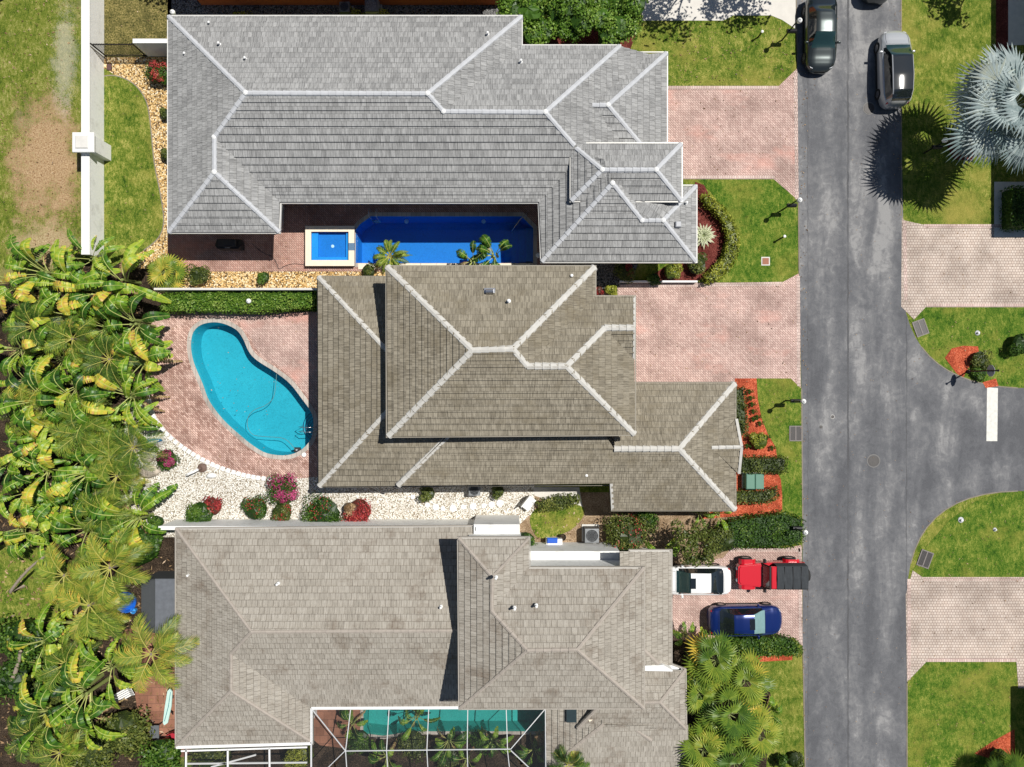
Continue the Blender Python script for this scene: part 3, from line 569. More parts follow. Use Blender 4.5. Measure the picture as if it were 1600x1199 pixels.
# --- B, the brown two storey house
pB = {'N':('y',434,2.9,1),'W':('x',498,2.9,1),'S':('y',797,2.7,-1),'s':('y',760,3.0,-1),'E':('x',1148,2.7,-1),'n':('y',600,2.7,1),
      'u':('y',418,5.6,1),'w':('x',605,5.6,1),'b':('y',682,5.6,-1),'e':('x',929,5.6,-1),'m':('y',465,5.6,1),'f':('x',991,5.6,-1)}
VB = {'a1':(498,434,2.9),'a2':(612,556,'W'),'a3':(612,636,'W'),'a4':(499,760,2.95),'a5':(650,434,2.9),'a6':(650,556,'N'),'b1':(622,759,3.02),'b2':(706,672,'s'),'b3':(622,759,3.25),'b4':(720,662,'s'),'b5':(720,662,'S'),
      'b6':(955,756,'S'),'b7':(957,797,2.7),'r1':(960,702,'S'),'r2':(1061,702,'SE'),'e1':(1148,600,2.7),'e2':(1148,797,2.7),'n1':(965,600,2.7),'n2':(960,650,'n'),'b8':(940,672,'S'),
      'd1':(1112,700,'E'),'d2':(1157,699,3.3),'d3':(1149,656,2.75),'d4':(1153,740,2.75),
      'u1':(605,418,5.6),'u2':(929,418,5.6),'u3':(738,548,'uw'),'u4':(801,546,'ue'),'u5':(824,573,'b'),'u6':(885,573,'bm'),'u7':(945,513,'mf'),'u8':(991,513,'m'),'u9':(991,465,5.6),'ua':(929,465,5.6),'ub':(990,562,5.6),'uc':(991,679,5.6),'ud':(607,682,5.6)}
FB = ['a1 a5 a6 a2','a1 a2 a3 a4','a4 a3 b2 b1','b3 b4 b8 r1 r2 e2 b7 b6','n1 e1 r2 r1 n2','e1 e2 r2','d1 d2 d3','d1 d4 d2',
      'u1 u2 u4 u3','u1 u3 ud','ud u3 u4 u5 u6 uc','u2 ua u5 u4','ua u9 u8 u7 u6 u5','uc u6 u7 ub','u8 ub u7']
CB = ['a1 a2 .36','a3 a4 .36','b3 b4 .38','r1 r2','r2 e1','r2 e2','d1 d2 .3','u1 u3','ud u3','u3 u4','u4 u2','u4 u5','u5 u6','u6 u7','u7 u8','u6 uc']
hB_, rB, WB = house('house', 'brown tiled two storey house with the turquoise pool behind it', pB, VB, FB, CB, ROOF_B, CAP_B, None, .37, .42, .085, skipm=True)
eaves(hB_, [(498,434),(905,436),(905,472),(978,472),(978,600),(1148,600),(1148,797),(957,797),(955,757),(499,760)], 2.66, W_sand, gut=plain('mat_brown_gutter', (.20,.18,.14), .6))
wlB = eaves(hB_, [(605,418),(929,418),(929,465),(991,465),(991,679),(606,682)], 5.58, W_sand, gut=plain('mat_tan_gutter', (.26,.235,.19), .6), inset=.35, zb=2.5)
mb = MB(); mb.add([WB['b3']+Vector((0,0,.02)),WB['b3']-Vector((0,0,.3)),WB['b2'],WB['b5']], [(0,1,2,3)]); mb.build('flashing', ROOF_B, rB)
for a, b in ((WB['d2'],WB['d3']),(WB['d2'],WB['d4'])):
    mb = MB(); mb.bar(a+Vector((.05,0,-.02)), b+Vector((.05,0,-.02)), .16, .22); mb.build('gable_trim', CAP_B, hB_)
mb = MB(); mb.bar(WB['b6']+Vector((0,0,-.02)), WB['b7']+Vector((0,0,-.02)), .16, .16); mb.build('rake_trim', CAP_B, hB_)
mb = MB(); mb.bar(WB['u9']+Vector((0,0,.0)), WB['u8']+Vector((0,0,.0)), .12, .14); mb.bar(WB['u8'], WB['ub'], .12, .14); mb.build('rake_trim', CAP_B, hB_)
p = G(765,456,6.4); mb = MB(); mb.tube([p+Vector((-.2,0,-.02)),p+Vector((.22,0,0))], .13, 12); mb.box(p.x-.3,p.y-.2,p.z-.3,p.x+.3,p.y+.2,p.z-.12); mb.build('roof_vent', M_steel, hB_)
for x, y, z in ((795,471,6.6),(893,432,5.75),(916,743,3.4)): vent(hB_, x, y, z, .06)
# --- C, the tan two storey house
pC = {'N':('y',827,2.9,1),'W':('x',276,2.9,1),'S':('y',1106,2.9,-1),'s':('y',1165,2.9,-1),'e':('x',486,2.9,-1),'o':('x',1048,2.9,-1),
      'w':('x',717,5.9,1),'u':('y',842,5.9,1),'i':('x',826,5.9,-1),'m':('y',889,5.9,1),'f':('x',1005,5.9,-1),'b':('y',1107,5.9,-1),'p':('x',1071,3.0,-1),'q':('y',1048,3.0,1),'k':('y',1138,3.0,-1),'x':('x',853,2.3,1,.3)}
VC = {'a1':(276,828,2.9),'a2':(738,824,2.9),'a3':(393,988,'NW'),'a4':(745,986,'N'),'a5':(361,1022,'W'),'a6':(361,1080,'W'),'a7':(276,1167,2.9),'a8':(487,1160,2.9),'a9':(486,1107,2.9),'aa':(745,1105,2.9),
      'u1':(717,842,5.9),'u2':(826,842,5.9),'u3':(769,902,'wu'),'u4':(768,955,'w'),'u5':(824,1017,'wb'),'u6':(902,1016,'bf'),'u7':(826,889,5.9),'u8':(1005,889,5.9),'u9':(1005,1106,5.9),'ua':(719,1107,5.9),
      'e1':(968,862,'o'),'e2':(1048,862,2.9),'e3':(1048,1040,2.9),'e4':(968,1040,'o'),
      'g1':(985,1048,3.0),'g2':(1070,1048,3.0),'g3':(1031,1098,'qp'),'g4':(940,1100,'k'),'g5':(1071,1139,3.0),'g6':(903,1138,3.0),'g7':(985,1098,'q'),
      'k1':(853,1100,2.3),'k2':(953,1100,'x'),'k3':(942,1133,'x'),'k4':(875,1186,'x'),'k5':(853,1215,2.3),'k6':(1075,1133,2.95),'k7':(1075,1230,1.9),'k8':(853,1230,2.0),'k9':(945,1126,'x')}
FC = ['a1 a2 a4 a3','a1 a3 a5 a6 a7','a7 a6 a8','a8 a6 a5 a9','a9 a5 a3 a4 aa','u1 u2 u3','u2 u7 u4 u3','u1 u3 u4 u5 ua','u7 u8 u6 u5 u4','u8 u9 u6','ua u5 u6 u9','e1 e2 e3 e4','g1 g2 g3 g7','g2 g5 g3','g5 g6 g4 g3','k1 k2 k3 k4 k5','k3 k6 k7 k8 k5 k4']
CC = ['a1 a3 .26','a3 a4 .26','a3 a5 .26','a5 a6 .26','a6 a7 .26','a6 a8 .26','u1 u3 .26','u3 u2 .2','u3 u4 .28','u4 u5 .28','u5 ua .26','u5 u6 .26','u6 u8 .28','u6 u9 .28','g3 g2 .26','g3 g5 .26','g4 g6 .26','g4 g3 .26','k3 k4 .28']
hC_, rC, WC = house('house', 'tan stained tile house with raised upper storey beside the three parked cars', pC, VC, FC, CC, ROOF_C, CAP_C, None, .37, .26, .055, skipm=True)
gt = M_trim
eaves(hC_, [(276,828),(738,824),(738,905),(985,905),(985,862),(1048,862),(1048,1040),(1070,1048),(1071,1138),(915,1138),(940,1106),(486,1106),(487,1162),(276,1167)], 2.84, W_white, gut=plain('mat_tan_gutter_metal', (.36,.33,.29), .6))
eaves(hC_, [(717,842),(826,842),(826,889),(1005,889),(1005,1106),(719,1107)], 5.88, W_white, gut=plain('mat_tan_fascia', (.34,.31,.27), .6), inset=.38, zb=2.5)
eaves(hC_, [(853,1140),(1075,1140),(1075,1230),(853,1230)], 1.95, W_white)
mb = MB(); mb.bar(G(487,1107,2.95), G(718,1106,2.95), .16, .12); mb.bar(G(276,1168,2.95), G(487,1162,2.95), .16, .12); mb.bar(G(487,1107,2.95), G(487,1162,2.95), .12, .12); mb.build('white_gutter', M_trim, hC_)
mb = MB(); mb.prism([(q.x,q.y) for q in pxl([(1005,1041),(1036,1040),(1051,1048),(1051,1050),(1005,1049)][::-1],3.45)], 2.9, 3.45); mb.build('parapet_trim', W_white, hC_)
caps('ridge_cap', G(1006,1016,3.6), G(1028,1038,3.3), CAP_C, rC, .3)
caps('ridge_cap', G(988,1137,3.02), G(1017,1157,2.82), CAP_C, rC, .3)
mb = MB(); p = G(927,1119,3.22); mb.bar(p+Vector((-.3,-.2,0)), p+Vector((.3,.2,0)), .3, .14); mb.build('vent_box', M_copw, hC_)
p = G(893,1117,2.9); mb = MB(); mb.bbox(p.x-.3,p.y-.48,2.4,p.x+.3,p.y+.48,2.92,.02); mb.build('skylight', M_glass, hC_)
for x, y, z in ((434,913,4.3),(295,899,3.3),(689,949,4.7),(804,951,7.0),(838,947,6.9),(775,903,7.4)): vent(hC_, x, y, z, .05)
# white ledge roof and parapet on the north side of the third house
mb = MB(); a = G(740,820,2.95); b = G(812,846,2.95); mb.bbox(a.x,b.y,0,b.x,a.y,2.98,.02); c = G(743,825,3.2); d = G(778,831,3.2); mb.bbox(c.x,d.y,2.98,d.x,c.y,3.1,.02); mb.build('white_ledge', W_white, hC_)
mb = MB(); a = G(825,862,2.4); b = G(968,880,2.4); mb.bbox(a.x,b.y,0,b.x,a.y,2.4,.02); mb.build('white_ledge', W_white, hC_)
# openings on the walls
for x in (470, 540, 610, 680, 750): p = G(x, 316, 3.44); window(hA_, (p.x, p.y+.82, 1.45), 2.0, 1.9, 0, -1)
p = G(1041,190,3.44); garage(hA_, (p.x-.42, p.y, 1.1), 4.8, 2.1, 1, 0)
p = G(985,530,2.66); garage(hB_, (p.x-.42, p.y, 1.15), 4.9, 2.15, 1, 0)
p = G(1048,950,2.84); garage(hC_, (p.x-.42, p.y, 1.15), 4.9, 2.15, 1, 0)
for y in (480, 560, 620, 700): p = G(498, y, 2.66); window(hB_, (p.x+.42, p.y, 1.4), 1.8, 1.7, -1, 0)
for y in (480, 540, 620): p = G(605, y, 5.58); window(hB_, (p.x+.32, p.y, 4.7), 1.2, .8, -1, 0)
for x in (660, 740, 820, 900): p = G(x, 682, 5.58); window(hB_, (p.x, p.y+.32, 4.75), 1.2, .7, 0, -1)
for y in (900, 1060): p = G(717, y, 5.88); window(hC_, (p.x+.35, p.y, 4.9), 1.2, .8, -1, 0)
for y in (630, 770): p = G(1148, y, 2.66); window(hB_, (p.x-.42, p.y, 1.4), 1.5, 1.5, 1, 0)
# neighbours cut by the frame
def nbr(label, x0, y0, x1, y1, h, wall, roofm, gr=True):   # plan corners in ground pixels
    a = G(x0, y0); b = G(x1, y1); e = empty('house', ((a.x+b.x)/2, (a.y+b.y)/2, 0), label, 'house'); hx = abs(b.x-a.x)/2; hy = abs(b.y-a.y)/2
    mb = MB(); mb.box(-hx, -hy, -.05, hx, hy, h-.05); mb.build('wall', wall, e)
    P = [Vector((-hx-.5,-hy-.5,h)), Vector((hx+.5,-hy-.5,h)), Vector((hx+.5,hy+.5,h)), Vector((-hx-.5,hy+.5,h))]; k = min(hx, hy)+.5; rz = h+k*.4
    if hx >= hy: r0, r1 = Vector((-hx-.5+k,0,rz)), Vector((hx+.5-k,0,rz)); fs = [[P[0],P[1],r1,r0],[P[1],P[2],r1],[P[2],P[3],r0,r1],[P[3],P[0],r0]]
    else: r0, r1 = Vector((0,-hy-.5+k,rz)), Vector((0,hy+.5-k,rz)); fs = [[P[0],P[1],r0],[P[1],P[2],r1,r0],[P[2],P[3],r1],[P[3],P[0],r0,r1]]
    mb = MB()
    for f in fs: roof_face(mb, f, .4, .04)
    mb.build('roof', roofm, e)
    mb = MB(); mb.prism([P[0],P[1],P[2],P[3]], h-.16, h, bottom=True); mb.build('fascia', M_gut, e); return e
nb = nbr('terracotta walled house cut off by the top edge of the photo', 330, -330, 790, -2, 4.2, W_orange, roofmat('mat_terracotta_tile', (.22,.06,.03), (.36,.10,.05), (.45,.16,.09), (.05,.02,.01)))
nbr('neighbour house just outside the right edge beside the silver palm', 1620, -60, 2000, 325, 4.9, W_white, ROOF_C)
nbr('neighbour house at the lower right corner beyond the mulch wedge', 1650, 1052, 2000, 1400, 4.9, W_white, ROOF_C)
mb = MB(); a = G(315,0); b = G(785,9); mb.box(a.x,a.y-.35,-.02,b.x,a.y+.6,.9); o = mb.build('low_wall', W_orange); tag(o, 'low terracotta wall running along the top edge above the grey roof', 'wall')
# ------------------------------------------------------------------ cars
def carpaint(name, c, met=.5, rough=.28): return plain(name, c, rough, met, .5, var=.03, coat=1)
PT_grey = carpaint('mat_dark_grey_paint', (.045,.055,.055), .6, .3); PT_silver = carpaint('mat_silver_paint', (.52,.53,.54), .4, .3); PT_white = carpaint('mat_white_paint', (.80,.80,.80), 0, .3)
PT_red = carpaint('mat_red_paint', (.55,.008,.02), 0, .3); PT_blue = carpaint('mat_blue_paint', (.005,.02,.13), .3, .25)
GL = plain('mat_tinted_glass', (.010,.014,.016), .05, 0, .9, coat=1); GLf = plain('mat_windshield_glass', (.012,.035,.033), .06, 0, .9, coat=1); GLl = plain('mat_pale_windshield', (.18,.30,.30), .1, 0, .8)
M_tyre = plain('mat_tyre', (.02,.02,.02), .85); M_rim = plain('mat_rim', (.35,.35,.36), .3, .8); M_lamp = plain('mat_headlight', (.6,.62,.65), .1); M_tail = plain('mat_tail_light', (.45,.01,.01), .2)
def interp(tab, x):
    for (a, u), (b, v) in zip(tab, tab[1:]):
        if x <= b: t = (x-a)/(b-a) if b > a else 0; t = t*t*(3-2*t)*.5+t*.5; return [p+(q-p)*t for p, q in zip(u, v)]
    return tab[-1][1]
def wheel(par, x, y, r, wd):
    mb = MB(); n = 20; prof = [(r*.62,-wd/2),(r*.93,-wd/2),(r,-wd*.35),(r,wd*.35),(r*.93,wd/2),(r*.62,wd/2)]
    def lay(prof, m, cap):
        vs = [(x+q*math.cos(2*PI*k/n), y+yy, r+q*math.sin(2*PI*k/n)) for q, yy in prof for k in range(n)]
        m.add(vs, [(i*n+k, i*n+(k+1)%n, (i+1)*n+(k+1)%n, (i+1)*n+k) for i in range(len(prof)-1) for k in range(n)])
        if cap: m.add(vs[:n], [tuple(range(n))]); m.add(vs[-n:], [tuple(range(n))])
    lay(prof, mb, False); w_ = mb.build('wheel', M_tyre, par, True); m2 = MB(); lay([(r*.62,-wd*.42),(r*.2,-wd*.40),(r*.2,wd*.40),(r*.62,wd*.42)], m2, True); m2.build('rim', M_rim, w_)
def car(label, px, py, rz, L, W, paint, st, cab, glassw=None, roofmat_=None, sunroof=None, name='parked_car', blackroof=False, group=None, z_ref=.8):
    """st: stations (x fraction, [half width, shoulder height, top height, top half width]); x=0 rear, 1 front.  cab = (rear glass start, roof start, roof end, windshield end)"""
    p = G(px, py, z_ref); e = empty(name, (p.x, p.y, .02), label, 'car', group, rz); n = 64; gw = glassw or GL
    body = MB(); ws = MB(); rw = MB(); sd = {1: MB(), -1: MB()}; rf = MB(); rows = []
    def xf(i): t = i/n; return t
    for i in range(n+1):
        t = i/n; w_, hs, ht, wt = interp(st, t); x = (t-.5)*L; row = []
        w_ *= W/2; wt *= W/2
        cabin = ht-hs > .12
        for sgn in (1, -1):
            pr = [(w_*.93,.20),(w_*.99,.34),(w_*1.0,.52),(w_*.995,hs-.10),(w_*.955,hs-.02),(w_*.90 if cabin else w_*.90,hs+(.0 if cabin else (ht-hs)*.35)),(wt+(w_*.9-wt)*.03,ht-.03),(wt*.93,ht),(wt*.5,ht+.022),(0,ht+.03)]
            row.append([Vector((x, sgn*y, z)) for y, z in pr])
        rows.append(row)
    a, b, c, d = cab
    for i in range(n):
        t = (i+.5)/n
        for k, sgn in enumerate((1, -1)):
            for j in range(9):
                q = [rows[i][k][j], rows[i+1][k][j], rows[i+1][k][j+1], rows[i][k][j+1]]
                if sgn < 0: q = q[::-1]
                m = body
                if j >= 6 and a < t < b: m = rw
                elif j >= 6 and c < t < d: m = ws
                elif j >= 7 and b <= t <= c and blackroof: m = rf
                elif j == 5 and a+.02 < t < d-.03: m = sd[sgn]
                m.poly(q)
    for i, fl in ((0, 1), (n, 0)):
        lp = rows[i][0]+rows[i][1][::-1][1:]; body.poly(lp if fl else lp[::-1])
    def weld(o):
        bm = bmesh.new(); bm.from_mesh(o.data); bmesh.ops.remove_doubles(bm, verts=bm.verts, dist=1e-4); bmesh.ops.recalc_face_normals(bm, faces=bm.faces); bm.to_mesh(o.data); bm.free()
        for f in o.data.polygons: f.use_smooth = True
    weld(body.build('body', paint, e)); weld(ws.build('windshield', gw, e)); weld(rw.build('rear_window', GL, e))
    for s_ in (1, -1): weld(sd[s_].build('side_window', GL, e))
    if blackroof: weld(rf.build('glass_roof', GL, e))
    for t in (.19, .80):
        for s_ in (1, -1): wheel(e, (t-.5)*L, s_*(W/2-.085), .33, .21)
    for s_ in (1, -1):
        mb = MB(); x = (d-.5)*L-.35; mb.bbox(x-.07, min(s_*(W/2-.04),s_*(W/2+.15)), .88, x+.06, max(s_*(W/2-.04),s_*(W/2+.15)), 1.02, .05); mb.build('wing_mirror', paint, e)
        w1, hs, ht, wt = interp(st, .945); y = s_*w1*W/2*.84; mb = MB(); x = (.945-.5)*L; mb.prism([(x-.2,y+s_*.07),(x-.12,y+s_*.11),(x+.06,y+s_*.03),(x+.12,y-s_*.12),(x+.0,y-s_*.10)][::s_], hs-.1, hs+.02); mb.build('headlight', M_lamp, e)
        w1, hs, ht, wt = interp(st, .03); y = s_*w1*W/2*.80; mb = MB(); x = (.03-.5)*L; mb.bbox(x-.05, y-.15, hs-.18, x+.07, y+.12, hs+.012, .02); mb.build('tail_light', M_tail, e)
    sm = MB()      # bonnet, boot and door shut lines
    def top_z(t, yf): w_, hs, ht, wt = interp(st, t); return ht+.03
    for t in (d+.012, a-.012 if a > .06 else None):
        if t is None: continue
        w_, hs, ht, wt = interp(st, t); x = (t-.5)*L
        sm.tube([(x, y*wt*W/2*.92, ht+.026*(1-abs(y)**2*1.1)+.003) for y in [k/6-1 for k in range(13)]], .008, 4)
    for s_ in (1, -1): 
        pts = []
        for k in range(9):
            t = d+.02+(.94-d-.02)*k/8; w_, hs, ht, wt = interp(st, t); pts.append(((t-.5)*L, s_*wt*W/2*.9, ht+.008))
        sm.tube(pts, .008, 4)
    sm.build('shut_lines', M_black, e)
    if sunroof:
        t0, t1, yw = sunroof; mb = MB(); z = max(interp(st, t0)[2], interp(st, t1)[2])+.031; mb.bbox((t0-.5)*L, -yw*W/2, z-.03, (t1-.5)*L, yw*W/2, z+.012, .01); mb.build('sunroof', GL, e)
    mb = MB()
    for s_ in (1,-1): mb.bar((-.22*L, s_*(W/2-.02), .24), (.22*L, s_*(W/2-.02), .24), .06, .1)
    mb.box(-L*.42, -W*.38, .16, L*.42, W*.38, .3); mb.build('underbody', M_black, e); return e
sedan = [(0,[.50,.74,.80,.44]),(.02,[.74,.86,.92,.66]),(.07,[.92,.92,1.0,.80]),(.17,[1,.94,1.06,.78]),(.31,[1,.94,1.41,.60]),(.42,[1,.94,1.45,.63]),(.56,[1,.93,1.42,.63]),(.71,[.99,.90,1.02,.76]),(.85,[.97,.80,.86,.82]),(.91,[.91,.74,.80,.79]),(.95,[.81,.68,.74,.70]),(.98,[.62,.60,.65,.54]),(1,[.36,.52,.55,.30])]
suv = [(0,[.48,.80,.88,.40]),(.02,[.70,.90,1.08,.54]),(.06,[.88,.98,1.38,.60]),(.14,[.98,1.0,1.57,.66]),(.35,[1,1.0,1.62,.69]),(.58,[1,.98,1.58,.68]),(.74,[.99,.95,1.12,.78]),(.86,[.97,.86,.95,.82]),(.91,[.91,.80,.89,.79]),(.95,[.80,.73,.80,.70]),(.98,[.62,.63,.69,.54]),(1,[.36,.54,.58,.30])]
car('dark grey sedan at the top of the road, nose towards the grass and white lamp', 1284, 50, -PI/2, 4.75, 1.86, PT_grey, sedan, (.11,.30,.56,.73), GLf)
car('silver car with black glass roof parked at the right side of the road', 1400, 106, PI/2+.02, 4.7, 1.88, PT_silver, suv, (.035,.10,.60,.765), GLf, blackroof=True)
car('black car almost wholly above the top edge of the road', 1374, -60, PI/2, 4.7, 1.88, PT_grey, suv, (.035,.10,.60,.765), GLf)
car('white sedan half hidden under the tan eave, in front of the red off-roader', 1083, 908, 0, 4.6, 1.76, PT_white, [(0,[.70,.80,.86,.60]),(.02,[.86,.88,.93,.74]),(.07,[.95,.92,1.0,.80]),(.17,[1,.94,1.06,.78]),(.31,[1,.94,1.41,.66]),(.42,[1,.94,1.45,.68]),(.56,[1,.93,1.42,.68]),(.71,[.99,.90,1.02,.76]),(.85,[.97,.80,.86,.82]),(.91,[.91,.74,.80,.79]),(.95,[.81,.68,.74,.70]),(.98,[.62,.60,.65,.54]),(1,[.36,.52,.55,.30])], (.11,.30,.56,.73), GLf, sunroof=(.50,.57,.36)).rotation_euler.z = PI
car('dark blue car with red tail lights parked nearest the palms', 1166, 971, .015, 4.55, 1.84, PT_blue, sedan, (.12,.30,.57,.73), GLl, sunroof=(.50,.57,.36))
# red off-roader with black soft top, facing the house
p = G(1206,900,1.2); e = empty('off_road_car', (p.x,p.y,.02), 'red boxy off-roader with black soft top and rear spare wheel', 'car', None, PI)
def rbox(mb, x0,y0,z0,x1,y1,z1,b=.05): mb.bbox(x0,y0,z0,x1,y1,z1,b)
mb = MB(); rbox(mb,-2.0,-.76,.55,.55,.76,1.12,.05); mb.build('body', PT_red, e)
mb = MB(); pts = [(.55,-.74),(1.9,-.60),(2.02,-.50),(2.02,.50),(1.9,.60),(.55,.74)]; mb.prism(pts,.6,1.10); mb.prism([(.6,-.66),(1.85,-.52),(1.95,-.4),(1.95,.4),(1.85,.52),(.6,.66)],1.10,1.15); mb.build('bonnet', PT_red, e)
for s_ in (1,-1):
    for x in (1.35,-1.35):
        mb = MB(); y0, y1 = (.6,.92) if s_ > 0 else (-.92,-.6); pr = [(-.52,.72),(-.40,.90),(-.25,.97),(.25,.97),(.40,.90),(.52,.72)]
        mb.add([(x+a,y0,z) for a,z in pr]+[(x+a,y1,z) for a,z in pr]+[(x+a*.92,y1,z-.1) for a,z in pr], [(i,i+1,7+i,6+i) for i in range(5)]+[(6+i,7+i,13+i,12+i) for i in range(5)]); mb.build('fender', PT_red, e); wheel(e, x, s_*.80, .39, .26)
    mb = MB(); rbox(mb,.38,min(s_*.78,s_*1.0),1.12,.52,max(s_*.78,s_*1.0),1.36,.03); mb.build('wing_mirror', M_black, e)
    mb = MB(); mb.lathe((0,0,0), [(.11,0),(.11,.05),(.05,.07)], 14); o = mb.build('headlight', M_lamp, e); o.location = (2.02, s_*.36, .9); o.rotation_euler = (0, PI/2, 0)
    mb = MB(); rbox(mb,-2.06,min(s_*.58,s_*.76),.8,-1.98,max(s_*.58,s_*.76),1.02,.02); mb.build('tail_light', M_tail, e)
mb = MB(); mb.add([(.58,-.70,1.12),(.58,.70,1.12),(.30,.64,1.72),(.30,-.64,1.72)], [(0,1,2,3)]); mb.build('windshield', GL, e)
mb = MB()
for s_ in (1,-1): mb.bar((.60,s_*.72,1.10),(.30,s_*.66,1.76),.08,.06)
mb.bar((.30,-.68,1.75),(.30,.68,1.75),.10,.07); mb.build('windshield_frame', M_black, e)
mb = MB(); rbox(mb,-.12,-.68,1.66,.24,.68,1.76,.05); mb.build('front_roof_panel', PT_red, e)
mb = MB(); n_ = 14; vs = []
for i in range(n_+1):
    x = -.10-1.88*i/n_; sag = .02*math.cos(i*2.2)
    for y, z in ((-.76,1.15),(-.74,1.5),(-.70,1.74),(-.62,1.79),(0,1.83+sag),(.62,1.79),(.70,1.74),(.74,1.5),(.76,1.15)): vs.append((x, y, z-(.04 if i == n_ else 0)))
mb.add(vs, [(i*9+j,i*9+j+1,(i+1)*9+j+1,(i+1)*9+j) for i in range(n_) for j in range(8)]+[tuple(n_*9+j for j in range(9))]); st_ = mb.build('soft_top', plain('mat_soft_top_canvas', (.035,.04,.045), .85, sc_=5, var=.3), e)
mb = MB()
for x in (-.55,-1.05,-1.55): mb.bar((x,-.68,1.795),(x,.68,1.795),.03,.07)
mb.build('roof_seam', M_black, st_)
mb = MB(); mb.lathe((0,0,0), [(.16,0),(.36,0),(.39,.05),(.39,.2),(.36,.25),(.16,.25),(.12,.22)], 20); o = mb.build('spare_wheel', M_tyre, e, True); o.location = (-2.04,0,1.0); o.rotation_euler = (0,-PI/2,0)
mb = MB(); rbox(mb,2.0,-.5,.5,2.08,.5,.66,.02); rbox(mb,-2.14,-.7,.5,-2.0,.7,.64,.02); mb.build('bumper', M_black, e)
mb = MB(); mb.box(-1.9,-.55,.4,1.9,.55,.6); mb.build('underbody', M_black, e)
# ------------------------------------------------------------------ walls, fences
mb = MB(); a = G(126,-260,1.62); b = G(139.5,395,1.62); mb.box(-27.4+.0, b.y, 0, -27.4+.5, a.y, 1.5)
e = empty('boundary_wall', (-27.2, 6, 0), 'long white boundary wall with pillar along the patchy lot', 'wall'); off = Vector((27.2,-6,0))
def bw(x0,y0,x1,y1,z0,z1,b=.02):
    m = MB(); m.bbox(x0+off.x,y0+off.y,z0,x1+off.x,y1+off.y,z1,b); return m
xl = G(126.5,300,1.62).x; xr = G(139.5,300,1.62).x; yb = G(0,398,1.62).y
bw(xl+.05,yb,xr-.03,40,-.05,1.56).build('wall_panel', W_white, e); bw(xl,yb-.02,xr,40.03,1.54,1.62).build('coping', M_trim, e)
a = G(112,207,2.1); b = G(146,238,2.1); bw(a.x+.12,b.y+.12,b.x-.12,a.y-.12,-.05,1.95).build('pillar', W_white, e); bw(a.x,b.y,b.x,a.y,1.95,2.07,.03).build('pillar_cap', M_trim, e)
bw(a.x+.2,b.y+.2,b.x-.3,a.y-.2,2.05,2.14,.05).build('cap_stone', M_conc, e)
def wallrun(label, px0, py0, px1, py1, z, mat=W_white, name='garden_wall', capm=None):
    a = G(px0,py0,z); b = G(px1,py1,z); cx, cy = (a.x+b.x)/2, (a.y+b.y)/2; e = empty(name, (cx,cy,0), label, 'wall'); hx = abs(b.x-a.x)/2; hy = abs(b.y-a.y)/2
    m = MB(); m.box(-hx+.02,-hy+.02,-.05,hx-.02,hy-.02,z-.05); m.build('wall_panel', mat, e); m = MB(); m.bbox(-hx,-hy,z-.06,hx,hy,z,.015); m.build('coping', capm or M_trim, e)
wallrun('short white wall stub between the black gate and the grey roof', 207, 61, 264, 68, 1.8)
wallrun('thin white wall with hedge on it between the courtyard and turquoise pool', 240, 450.5, 497, 454, 1.5, capm=M_conc)
wallrun('white wall between the white gravel yard and the tan roof', 247, 823, 745, 829, 2.3)
wallrun('low edge wall where the grey house side strip meets the pink driveway', 968, 439, 1090, 442, .4, W_grey)
# black gate between the boundary wall and the stub
a = G(140,68.5,1.7); b = G(207,68.5,1.7); e = empty('gate', ((a.x+b.x)/2,a.y,0), 'black metal bar gate between the boundary wall and white stub', 'gate'); hx = (b.x-a.x)/2
mb = MB(); 
for z in (.15,1.55): mb.bar((-hx,0,z),(hx,0,z),.05,.05)
mb.bar((-hx+.03,0,0),(-hx+.03,0,1.7),.06,.06); mb.bar((hx-.03,0,0),(hx-.03,0,1.7),.06,.06); mb.build('gate_frame', M_black, e)
mb = MB(); k = 26
for i in range(1,k): x = -hx+2*hx*i/k; mb.bar((x,0,.05),(x,0,1.7),.022,.022)
tag(mb.build('bars', M_black, e), kind='stuff')
# ------------------------------------------------------------------ lamps, sign, utilities
def lamp_post(px, py, sd, label, h=2.45, box=True):
    t = G(px, py, h); e = empty('lamp_post', (t.x-.12*sd, t.y, 0), label, 'lamp post', 'mailbox lamp posts along the left kerb' if box else None)
    mb = MB(); mb.tube([(0,0,0),(0,0,h-.25)], .05, 8, .04); mb.tube([(0,0,h-.3),(.12*sd,0,h-.22)], .03, 6); mb.build('post', M_black, e)
    mb = MB(); n = 14; m = 9; r = .155; vs = [(.12*sd+r*math.sin(PI*(i+.3)/m)*math.cos(2*PI*k/n), r*math.sin(PI*(i+.3)/m)*math.sin(2*PI*k/n), h-.06+r*math.cos(PI*(i+.3)/m)) for i in range(m) for k in range(n)]
    mb.add(vs, [(i*n+k,i*n+(k+1)%n,(i+1)*n+(k+1)%n,(i+1)*n+k) for i in range(m-1) for k in range(n)]+[tuple(range(n))]); mb.build('globe', M_globe, e, True)
    mb = MB(); mb.lathe((.12*sd,0,h-.26), [(.05,0),(.11,.03),(.11,.09)], 10); mb.lathe((.12*sd,0,h+.09), [(.07,0),(.05,.03),(.02,.06)], 8); mb.build('lamp_collar', M_globe, e)
    if box:
        mb = MB(); pr = [(-.11,0),(.11,0),(.11,.13),(.06,.21),(0,.235),(-.06,.21),(-.11,.13)]; vs = [(x, y, z+1.05) for x in (-.15,.42) for y, z in pr]
        mb.add(vs, [(i,(i+1)%7,7+(i+1)%7,7+i) for i in range(7)]+[tuple(range(6,-1,-1)),tuple(range(7,14))]); mb.bar((-.02,0,1.0),(.4,0,1.0),.08,.06); mb.build('mailbox', M_black, e)
    return e
lamp_post(1250,32,1,'white globe lamp on black post with mailbox beside the dark grey sedan')
